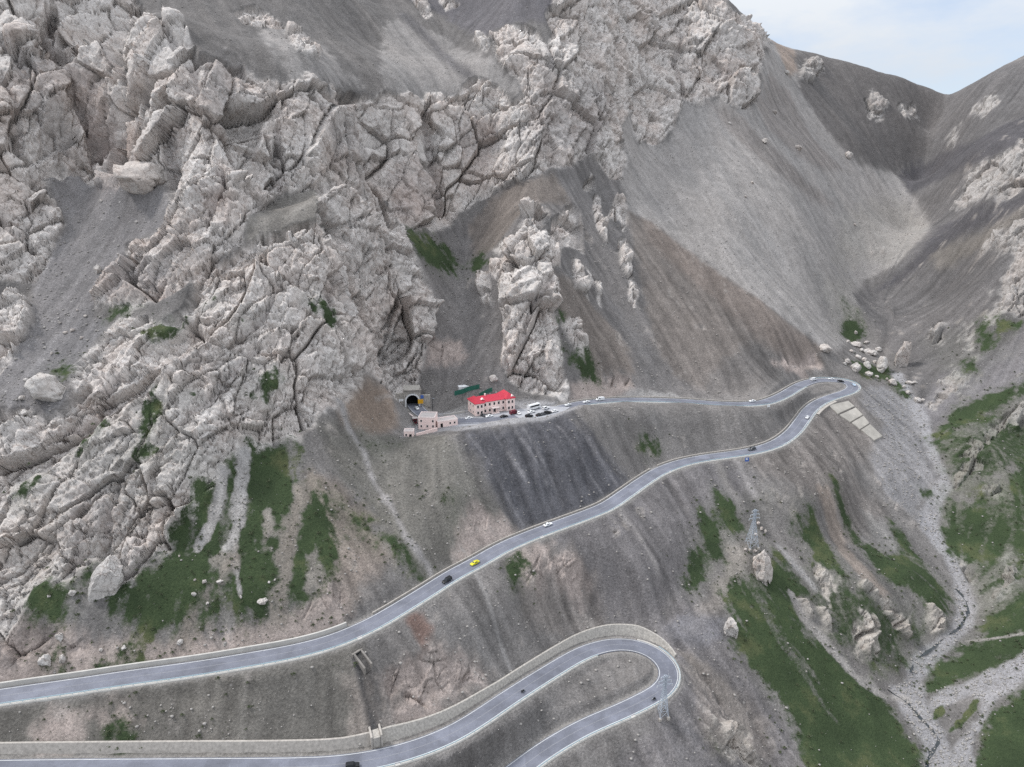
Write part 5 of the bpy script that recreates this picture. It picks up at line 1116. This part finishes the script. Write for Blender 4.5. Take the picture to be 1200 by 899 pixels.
def car_kind(kind):
    """one of each kind, with parts: body, windscreen, rear_window, side_window, wheel (> rim), headlight, tail_light"""
    root = empty('car' if kind in ('sedan', 'suv') else kind, (0, 0, 0)); m = MB(); m.bm.free()
    if kind == 'sedan': S = [(-2.25, .80, .70, .35, .75, .85), (-2.0, .88, .78, .25, .85, 1.0), (-1.45, .90, .80, .22, .92, 1.03), (-.95, .90, .64, .22, .94, 1.42), (.35, .90, .66, .22, .94, 1.46), (1.0, .90, .78, .22, .92, 1.02), (1.9, .88, .74, .24, .80, .90), (2.25, .78, .66, .35, .70, .76)]
    elif kind == 'suv': S = [(-2.3, .85, .78, .42, .95, 1.15), (-2.15, .94, .74, .32, 1.05, 1.70), (-1.6, .95, .74, .30, 1.05, 1.82), (.3, .95, .74, .30, 1.05, 1.82), (1.0, .95, .84, .30, 1.04, 1.16), (2.0, .93, .82, .32, .98, 1.08), (2.35, .84, .74, .42, .85, .95)]
    elif kind == 'van': S = [(-2.6, .92, .82, .42, 1.2, 2.1), (-2.4, .98, .86, .34, 1.2, 2.25), (1.3, .98, .86, .34, 1.2, 2.25), (2.1, .96, .80, .34, 1.1, 1.3), (2.6, .88, .76, .42, .9, 1.0)]
    else: S = [(-4.2, 1.15, 1.08, .5, 1.6, 3.0), (-4.0, 1.2, 1.12, .42, 1.6, 3.1), (3.8, 1.2, 1.12, .42, 1.6, 3.1), (4.1, 1.18, 1.02, .42, 1.4, 2.8), (4.25, 1.1, .95, .5, 1.2, 1.6)]
    bm = loft(S); me = bpy.data.meshes.new('body'); bm.to_mesh(me); bm.free(); me.materials.append(PAINT['white'])
    for p in me.polygons: p.use_smooth = False
    b = bpy.data.objects.new('body', me); COL.objects.link(b); b.parent = root
    def quad(name, pts, mat=GLASS): MB().face(pts).build(name, mat, root)
    if kind == 'sedan': ws, rw, sw, sz, xs, wr = (.45, .99), (-1.4, -1.0), (-.85, .45), (1.0, 1.36), (-1.4, 1.4), .32
    elif kind == 'suv': ws, rw, sw, sz, xs, wr = (.38, .96), (-2.29, -2.17), (-1.9, .25), (1.12, 1.70), (-1.45, 1.5), .37
    elif kind == 'van': ws, rw, sw, sz, xs, wr = (1.38, 2.05), (-2.6, -2.45), (.2, 1.2), (1.3, 2.0), (-1.6, 1.7), .36
    else: ws, rw, sw, sz, xs, wr = (4.11, 4.22), (-4.21, -4.06), (-3.6, 3.4), (1.75, 2.7), (-2.5, 2.8), .5
    def top(x):
        for a, c in zip(S[:-1], S[1:]):
            if a[0] <= x <= c[0]:
                t = (x - a[0]) / (c[0] - a[0] + 1e-9); return [a[i] + (c[i] - a[i]) * t for i in range(6)]
        return list(S[0] if x < S[0][0] else S[-1])
    for nm, (xa, xb) in (('windscreen', ws), ('rear_window', rw)):
        A, B = top(xa), top(xb); o = .02
        quad(nm, [(xa, -A[2] * .82, A[5] + o - .02), (xa, A[2] * .82, A[5] + o - .02), (xb, B[2] * .82, B[5] + o), (xb, -B[2] * .82, B[5] + o)])
    for s in (-1, 1):
        A, B = top(sw[0]), top(sw[1])
        def yy(T, z): t = (z - T[4]) / (T[5] - .05 - T[4]); return s * ((T[1] + (T[2] - T[1]) * t) + .015)
        quad('side_window', [(sw[0], yy(A, sz[0]), sz[0]), (sw[1], yy(B, sz[0]), sz[0]), (sw[1] - .15, yy(B, sz[1]), sz[1]), (sw[0] + .15, yy(A, sz[1]), sz[1])])
        w0 = S[2][1]
        for x in xs:
            wh = MB().cyl((x, s * (w0 - .08), wr), wr, .22, 'Y', 16).build('wheel', RUBBER, root); MB().cyl((x, s * (w0 + .035), wr), wr * .6, .03, 'Y', 12).build('rim', STEEL, wh)
        MB().box((S[-1][0] - .02, s * S[-1][1] * .72, S[-1][4] - .02), (.08, .34, .14)).build('headlight', LAMPM, root); MB().box((S[0][0] + .02, s * S[0][1] * .78, S[0][4]), (.08, .26, .18)).build('tail_light', TAILM, root)
    return root
KINDS = {k: car_kind(k) for k in ('sedan', 'suv', 'van', 'bus')}; KMAP = {k: kid_map(r) for k, r in KINDS.items()}; _used = set()
def vehicle(kind, colour, loc, heading, label, group=None):
    """heading: 3-D direction of travel"""
    src = KINDS[kind]; o = src if kind not in _used else copy_tree(src, None, KMAP[kind]); _used.add(kind)
    o.location = loc; h = Vector(heading).normalized(); o.rotation_mode = 'XYZ'
    x = h; z = Vector((0, 0, 1)); y = z.cross(x).normalized(); z = x.cross(y); o.rotation_euler = Matrix((x, y, z)).transposed().to_euler()
    tag(o, label, {'sedan': 'car', 'suv': 'car', 'van': 'van', 'bus': 'bus'}[kind], group)
    for ch in (c for c in COL.objects if c.parent == o and c.name.startswith('body')):
        ch.material_slots[0].link = 'OBJECT'; ch.material_slots[0].material = PAINT[colour]
    return o
def road_spot(P, px, py):
    z = float(np.median(P[:, 2]) - CAMZ)
    for _ in range(12):
        q = at_z(np.array([float(px)]), np.array([float(py)]), np.array([z]))[0]; k = int(np.argmin(np.hypot(P[:, 0] - q[0], P[:, 1] - q[1]))); z = float(P[k, 2] - CAMZ)
    k = min(max(k, 1), len(P) - 2); return Vector((q[0], q[1], P[k, 2] + .02)), Vector(P[k + 1] - P[k - 1])
ON = 'cars driving on the mountain road'
for P, px, py, kind, colour, sgn, label in (
    (ROAD_U, 524, 681.5, 'suv', 'black', 1, 'black car on the middle road following below the yellow car'), (ROAD_U, 556.5, 661, 'sedan', 'yellow', 1, 'bright yellow car on the middle road'), (ROAD_U, 642, 616, 'sedan', 'white', -1, 'white car hugging the ditch wall of the middle road below the spoil slope'),
    (ROAD_U, 946, 490, 'sedan', 'white', -1, 'white car on the broad bend just below the far hairpin'), (ROAD_U, 881, 527.5, 'suv', 'grey', 1, 'dark grey car on the middle road just above the blue board'),
    (ROAD_U, 953, 446, 'van', 'white', 1, 'white van on the upper road where it nears the far hairpin'), (ROAD_U, 974, 445, 'sedan', 'white', -1, 'white car between the white van and the black car near the far hairpin'), (ROAD_U, 985, 447.5, 'sedan', 'black', 1, 'black car entering the far hairpin'),
    (ROAD_U, 1000.5, 451.5, 'sedan', 'pale blue', 1, 'pale blue car in the very apex of the far hairpin'), (ROAD_U, 881.5, 471, 'sedan', 'white', -1, 'white car alone on the upper road well short of the hairpin'),
    (ROAD_U, 703, 469.5, 'van', 'white', -1, 'white van on the upper road right of the parked vehicles'), (ROAD_U, 687, 472, 'sedan', 'white', -1, 'white car right behind the van leaving the parking area'), (ROAD_U, 665.5, 475.5, 'sedan', 'white', -1, 'white car at the right end of the parked row'),
    (ROAD_U, 488.5, 479.5, 'sedan', 'white', -1, 'white car approaching the tunnel mouth'), 
    (ROAD_L, 413, 899, 'suv', 'black', 1, 'black car at the bottom of the frame on the lowest road')):
    q, h = road_spot(P, px, py); vehicle(kind, colour, q, h * sgn, label, ON)
def motorcycle(P, px, py, sgn, label):
    q, h = road_spot(P, px, py); h = (h * sgn).normalized()
    o = empty('motorcycle', q, math.atan2(h.y, h.x), label, 'motorcycle', 'motorcycles on the lower road')
    for x in (-.72, .72):
        w_ = MB().cyl((x, 0, .33), .33, .14, 'Y', 16).build('wheel', RUBBER, o); MB().cyl((x, 0, .33), .2, .16, 'Y', 12).build('rim', STEEL, w_)
    MB().prism([(-.55, .35), (.4, .3), (.55, .62), (.35, .98), (-.05, 1.0), (-.2, .82), (-.6, .84)], -.16, .16, 'Y').build('body', PAINT['black'], o, .03)
    MB().box((-.45, 0, .9), (.75, .28, .12)).build('seat', RUBBER, o, .02); MB().bar((.72, 0, .33), (.45, 0, 1.08), .05, 6).build('fork', STEEL, o)
    MB().bar((.42, -.38, 1.1), (.42, .38, 1.1), .03, 6).build('handlebar', POLE, o); MB().box((.62, 0, .88), (.1, .2, .18)).build('headlight', LAMPM, o)
    for s in (-1, 1): MB().box((-.62, s * .32, .68), (.5, .24, .42)).build('pannier', POLE, o, .02)
motorcycle(ROAD_L, 613, 811, 1, 'dark motorcycle beside the rail on the straight climbing to the lower hairpin')
motorcycle(ROAD_L, 766, 820.5, 1, 'dark motorcycle coming out of the lower hairpin near the lattice tower')
PK = 'vehicles parked by the red-roofed house'
hd = lambda a: (math.cos(RZ + R(a)), math.sin(RZ + R(a)), 0)
for px, py, kind, colour, a, label in (
    (549.5, 491, 'sedan', 'white', 5, 'white car parked left of the red-roofed house'), (566.5, 487.8, 'sedan', 'grey', 95, 'grey car nosed up to the left wing of the red-roofed house'), (573.5, 488.8, 'sedan', 'white', 3, 'white car in front of the red-roofed house left of its porch'), (590.5, 489, 'sedan', 'black', 0, 'black car in front of the porch of the red-roofed house'),
    (602, 485, 'van', 'maroon', 12, 'dark maroon van at the right corner of the red-roofed house'), (607.5, 485, 'sedan', 'white', 80, 'white car just right of the maroon van'), (620, 489, 'suv', 'black', 4, 'large black car at the front edge of the parking area'), (622.5, 483.8, 'sedan', 'white', 8, 'white car between the bus and the large black car'),
    (625.5, 479.5, 'bus', 'white', 12, 'long white bus parked against the hill side of the forecourt'), (632, 487.2, 'sedan', 'black', 8, 'black car second from the left in the front row'), (636.3, 486.3, 'sedan', 'grey', 8, 'grey car between two black cars in the front row'), (641.8, 485, 'suv', 'black', 8, 'black car near the right end of the front row'), (650, 482.8, 'sedan', 'white', 10, 'white car at the right end of the front row'), (639.5, 479.5, 'suv', 'white', 14, 'white car parked behind the bus')):
    vehicle(kind, colour, zp(px, py, -131.52), hd(a), label, PK)

# ------------------------------------------------------------------ boulders
def boulder_mesh(name, seed, stretch=(1, 1, 1), alb=(196, 188, 181), res=4):
    bm = bmesh.new(); bmesh.ops.create_icosphere(bm, subdivisions=res, radius=1.0)
    me = bpy.data.meshes.new(name); bm.to_mesh(me); bm.free(); n = len(me.vertices)
    co = np.empty(n * 3, np.float32); me.vertices.foreach_get('co', co); co = co.reshape(-1, 3); p = co.astype(np.float64)
    rng = np.random.default_rng(seed)
    for k in range(11):                                              # knocked-off faces
        d = rng.standard_normal(3); d /= np.linalg.norm(d); t = rng.uniform(.55, .86); h = co @ d; co -= np.clip(h - t, 0, None)[:, None] * d.astype(np.float32) * .92
    v, g = blocks3(p * 1.3 + seed * 7.7, seed); co *= (1 + .10 * v - .06 * (1 - sstep(0, .1, g)))[:, None]
    co *= (1 + .10 * fbm3(p * 3 + seed, 4, seed, .6))[:, None]; co *= np.array(stretch, np.float32)
    me.vertices.foreach_set('co', co.ravel()); me.update()
    for nm, typ, val in (('albedo', 'FLOAT_COLOR', None), ('rock', 'FLOAT', 1.0)):
        a = me.attributes.new(nm, typ, 'POINT')
        if val is None: a.data.foreach_set('color', np.tile(np.append(lin(alb), 1).astype(np.float32), n))
        else: a.data.foreach_set('value', np.full(n, val, np.float32))
    for pl in me.polygons: pl.use_smooth = True
    me.materials.append(LAND); return me
BM = [boulder_mesh('boulder', 20 + k, s) for k, s in enumerate(((1, .9, .7), (1, .8, .8), (.95, 1, .6), (1, .85, .9), (1, .7, .75)))]
TALL = [boulder_mesh('rock_pinnacle', 60 + k, (1, .9, 1.9), res=5) for k in range(3)]
def mpp(p): return (p.y * CP - (p.z - CAMZ) * SP) / FPX            # metres per photo pixel at a point
def boulder(px, py, w, h, label, group=None, me=None, rz=None, tilt=0.0, name='boulder', cat='boulder'):
    """px, py: middle of the foot line; w, h: size in photo pixels"""
    g = gpt(px, py); s = mpp(g) * w / 2; me = me or BM[(int(px) * 7 + int(py)) % len(BM)]
    ext = max(v.co.z for v in me.vertices); hz = mpp(g) * h / .96 / 2
    o = bpy.data.objects.new(name, me); COL.objects.link(o)
    zr = min(max(hz / ext, s * .35), s * 2.4)
    o.scale = (s * 1.05, s * 1.05, zr); o.location = (g.x, g.y + s * .5, gz(g.x, g.y + s * .5) + zr * ext * .42)
    o.rotation_euler = (tilt * .3, tilt, rz if rz is not None else (px * 1.7) % 6.28); return tag(o, label, cat, group)
boulder(1057, 430, 15, 40, 'slender pale rock spire standing in the valley right of the far hairpin', me=TALL[0], rz=.4, name='rock_pinnacle', cat='rock')
boulder(896, 682, 27, 50, 'tall pale leaning rock at the top of the long green slope', me=TALL[1], rz=1.2, tilt=-.12, name='rock_pinnacle', cat='rock')
boulder(857, 747, 16, 27, 'smaller upright pale rock on the left edge of the long green slope', me=TALL[2], rz=.3, name='rock_pinnacle', cat='rock')
boulder(124, 700, 32, 52, 'grey tilted rock slab between two strips of turf below the cliff', me=TALL[2], rz=.9, tilt=.45, name='rock_slab', cat='rock')
boulder(50, 476, 44, 40, 'huge white boulder at the foot of the grey gully on the left'); boulder(163, 241, 52, 34, 'wide pale boulder at the head of the grey gully under the cliff')
boulder(114, 321, 10, 12, 'upright white boulder on the right side of the grey gully'); boulder(111, 347, 13, 11, 'flat white boulder at the cliff foot beside the grey gully'); boulder(121, 334, 9, 7, 'small white stone between the two larger ones in the grey gully')
boulder(969, 414, 17, 9, 'flat white boulder lying alone left of the valley boulder field'); boulder(1035, 436, 18, 22, 'largest pale block of the boulder field above the far hairpin'); boulder(1004, 436, 13, 13, 'square pale block at the left front of the boulder field')
boulder(1047, 452, 10, 9, 'triangular white boulder at the turf edge right of the far hairpin'); boulder(1076, 472, 9, 8, 'white boulder at the lower end of the boulder field by the stream bed'); boulder(578, 449, 9, 10, 'pale egg-shaped boulder just above the red-roofed house')
VB = 'pale boulders jumbled in the valley above the far hairpin'
for x, y, w, h in ((1017, 432, 10, 10), (1019, 441, 10, 7), (1013, 424, 7, 6), (1019, 416, 15, 9), (1005, 407, 13, 7), (1011, 413, 7, 6), (1024, 417, 11, 8), (993, 426, 7, 6), (990, 428, 5, 4), (1006, 421, 8, 6), (1065, 462, 6, 5), (1073, 450, 6, 4), (1067, 451, 8, 5), (1003, 392, 4, 5), (994, 402, 5, 4), (1028, 443, 5, 4), (1026, 426, 6, 5), (1030, 412, 7, 6), (1040, 446, 4, 4), (1082, 470, 4, 4), (1060, 455, 4, 4), (998, 413, 6, 4), (1016, 403, 6, 4)):
    boulder(x, y, w, h, 'pale boulder among the many jumbled on the turf above the far hairpin', VB)
SBG = 'boulders resting on the great scree slope'
for x, y, w, h in ((897, 169, 9, 7), (936, 177, 9, 7), (995, 187, 9, 9), (889, 101, 8, 6), (908, 134, 7, 5), (882, 216, 4, 4), (922, 88, 6, 5), (855, 146, 4, 3), (874, 232, 3, 3), (1002, 265, 4, 3)):
    boulder(x, y, w, h, 'lone rock resting on the great grey scree slope below the crag', SBG)
GBG = 'stones scattered on the turf strips below the cliff'
for x, y, w, h in ((227, 700, 6, 6), (239, 684, 5, 5), (57, 701, 4, 4), (85, 700, 8, 9), (282, 702, 4, 4), (257, 685, 8, 4), (307, 710, 12, 6), (228, 681, 3, 3), (210, 653, 3, 3), (315, 684, 4, 3), (322, 681, 3, 3), (243, 710, 6, 3), (365, 668, 3, 3)):
    boulder(x, y, w, h, 'pale stone lying on the turf strips below the cliff', GBG)
CBG = 'pale rocks stuck in the pink cut bank'
for x, y, w, h in ((52, 784, 15, 18), (73, 780, 11, 13), (70, 753, 11, 12), (210, 757, 8, 6), (145, 763, 7, 6), (25, 470, 9, 6), (118, 765, 6, 5)):
    boulder(x, y, w, h, 'pale rock sticking out of the bank above the left stretch of the middle road', CBG) if y > 600 else boulder(x, y, w, h, 'small white rock left of the huge white boulder in the gully')
PBG = 'stones beside the lattice tower'
for x, y, w, h in ((889, 616, 5, 5), (893, 622, 5, 5), (897, 625, 4, 5), (886, 629, 6, 4), (874, 646, 5, 4), (885, 648, 6, 4)):
    boulder(x, y, w, h, 'pale stone at the foot of the lattice tower on the slope', PBG)
GYB = 'stones strewn in the grey gully on the left'
for x, y, w, h in ((60, 416, 4, 4), (76, 392, 6, 4), (52, 409, 4, 3), (95, 398, 5, 4), (84, 389, 5, 4), (30, 447, 5, 4), (27, 489, 12, 9), (62, 500, 9, 7), (8, 502, 9, 8), (100, 372, 4, 3), (90, 365, 3, 3), (160, 262, 4, 3), (118, 238, 5, 4), (70, 380, 4, 3)):
    boulder(x, y, w, h, 'stone strewn among others in the grey gully at the left', GYB)
# ------------------------------------------------------------------ loose stones, shrubs, stream
def strew(name, n, mask, smin, smax, mat_me, seed, kind='stuff', flat=1.0, boost=2.2):
    """many small shapes set on the land where the mask allows, as one object"""
    rng = np.random.default_rng(seed); out_v = []; out_f = []; base = 0; got = 0
    bv = np.array([v.co for v in mat_me.vertices], np.float32); bf = np.array([p.vertices for p in mat_me.polygons], np.int32)
    while got < n:
        a = rng.uniform(-.95, 1.0, 60000); y = 160 * np.exp(rng.uniform(0, 1, 60000) * math.log(950 / 160.)); x = a * y
        ok = (x > GX0 + 5) & (x < GX1 - 5); x, y = x[ok], y[ok]
        x = x[rng.uniform(0, 1, len(x)) < sample(mask, x, y)] if False else x
        pr = sample(mask, x, y); k = rng.uniform(0, 1, len(x)) < pr; x, y = x[k][:n - got], y[k][:n - got]
        if len(x) == 0: break
        z = sample(Z1, x, y); s = (smin * (smax / smin) ** (rng.uniform(0, 1, len(x)) ** boost)).astype(np.float32)
        r = rng.uniform(0, 6.28, len(x)); c_, s_ = np.cos(r)[:, None], np.sin(r)[:, None]
        v = np.stack([(bv[None, :, 0] * c_ - bv[None, :, 1] * s_) * s[:, None] + x[:, None], (bv[None, :, 0] * s_ + bv[None, :, 1] * c_) * s[:, None] + y[:, None], bv[None, :, 2] * s[:, None] * flat + (z + s * .25 * flat)[:, None]], -1)
        out_v.append(v.reshape(-1, 3)); out_f.append((bf[None] + (np.arange(len(x)) * len(bv))[:, None, None] + base).reshape(-1, bf.shape[1])); base += len(x) * len(bv); got += len(x)
    v = np.concatenate(out_v).astype(np.float32); f = np.concatenate(out_f); k = f.shape[1]
    me = bpy.data.meshes.new(name); me.vertices.add(len(v)); me.vertices.foreach_set('co', v.ravel()); me.loops.add(f.size); me.loops.foreach_set('vertex_index', f.ravel().astype(np.int32)); me.polygons.add(len(f)); me.polygons.foreach_set('loop_start', np.arange(0, f.size, k, dtype=np.int32)); me.update(calc_edges=True)
    o = bpy.data.objects.new(name, me); COL.objects.link(o); o['kind'] = kind; return o
open_ = ((ROADD > 7) & (PLAT < .1)).astype(np.float32) * (1 - ROCKB)
ST = boulder_mesh('stone', 5, (1, .85, .65), res=1)
STONE = plain('loose_stone', (160, 155, 150), .95, var=.3, scale=.05)
_m = open_ * np.clip(.04 + .5 * GRAV * np.clip(NX[14.0] + .8 * NX[5.0] + .5 * NX[40.0], 0, 1) + .35 * np.clip(GRAV - .5, 0, 1), 0, 1) * (1 - .85 * GRASS)
o = strew('scree_stones', 26000, _m, .14, .95, ST, 3, boost=3.6); o.data.materials.append(STONE)
o = strew('stream_cobbles', 4000, open_ * (GRAV > .95), .15, .9, ST, 4, boost=3.0); o.data.materials.append(STONE)
# knee-high shrubs and tussocks along the edges of the turf
bm = bmesh.new(); rg = random.Random(3)
for k in range(26):
    a = rg.uniform(0, 6.28); r_ = rg.uniform(0, .9); c_ = Vector((r_ * math.cos(a), r_ * math.sin(a), rg.uniform(.1, .8) * (1.1 - r_))); d = Vector((rg.uniform(-1, 1), rg.uniform(-1, 1), rg.uniform(.1, 1))).normalized(); e = d.orthogonal().normalized(); g_ = d.cross(e); s_ = rg.uniform(.22, .4)
    bm.faces.new([bm.verts.new(c_ + e * s_), bm.verts.new(c_ + g_ * s_ * .6), bm.verts.new(c_ - e * s_), bm.verts.new(c_ - g_ * s_ * .6)])
SHM = bpy.data.meshes.new('shrub'); bm.to_mesh(SHM); bm.free()
SHRUB = plain('shrub_leaf', (76, 84, 58), .9, var=.35, scale=.08)
_eg = blur(GRASS, 5, 2); _edge = np.clip(4 * _eg * (1 - _eg), 0, 1)
SHZ = np.zeros(sh, np.float32)
for poly in ([(0, 790), (120, 745), (260, 740), (380, 700), (420, 640), (440, 720), (300, 765), (100, 790)], [(0, 835), (150, 815), (300, 800), (420, 790), (430, 870), (200, 880), (0, 885)], [(950, 690), (1060, 720), (1060, 800), (1000, 790)], [(1095, 470), (1200, 460), (1200, 600), (1120, 590)], [(840, 600), (900, 620), (880, 690), (840, 700)], [(980, 380), (1050, 420), (1070, 470), (990, 440)], [(380, 520), (520, 520), (560, 600), (480, 650), (400, 600)]):
    D = dens(poly); P_ = cast([p[0] for p in D], [p[1] for p in D])[:, :2]; w_, sd_p = poly_sd(P_)
    SHZ[w_] = np.maximum(SHZ[w_], sstep(-8, 8, sd_p))
o = strew('shrubs', 4800, open_ * np.clip(.30 * _edge + .25 * SHZ * np.clip(NX[14.0] + NX[5.0] + .1, 0, 1), 0, 1), .22, 1.15, SHM, 9, boost=2.0); o.data.materials.append(SHRUB)
# the stream: a dark thread of water in the gravel
def stream(pts, wid):
    D = dens(pts, 3.0); D = D[:len(D) - max(1, int(math.hypot(pts[0][0] - pts[-1][0], pts[0][1] - pts[-1][1]) / 3.0))]
    P = spline(cast([p[0] for p in D], [p[1] for p in D], Z1), .8); P[:, 2] = sample(Z1, P[:, 0], P[:, 1]) + .10
    N_ = normals_of(P); wv = wid * (.6 + .5 * np.abs(np.sin(np.arange(len(P)) * .37) + .6 * np.sin(np.arange(len(P)) * .11)))
    off = .8 * np.sin(np.arange(len(P)) * .21)[:, None] * N_; bm = bmesh.new(); prev = None
    for k in range(len(P)):
        a = [bm.verts.new((P[k, 0] + off[k, 0] + s * N_[k, 0] * wv[k] / 2, P[k, 1] + off[k, 1] + s * N_[k, 1] * wv[k] / 2, P[k, 2])) for s in (1, -1)]
        if prev: bm.faces.new((prev[0], prev[1], a[1], a[0]))
        prev = a
    me = bpy.data.meshes.new('stream_water'); bm.to_mesh(me); bm.free(); me.materials.append(WATER); o = bpy.data.objects.new('stream_water', me); COL.objects.link(o); o['kind'] = 'structure'
stream([(1120, 690), (1132, 706), (1137, 720), (1126, 731), (1115, 742), (1098, 754), (1084, 764), (1072, 776), (1064, 790)], 1.4)
stream([(1040, 808), (1064, 825), (1084, 845), (1099, 864), (1091, 884), (1087, 905)], 1.5)
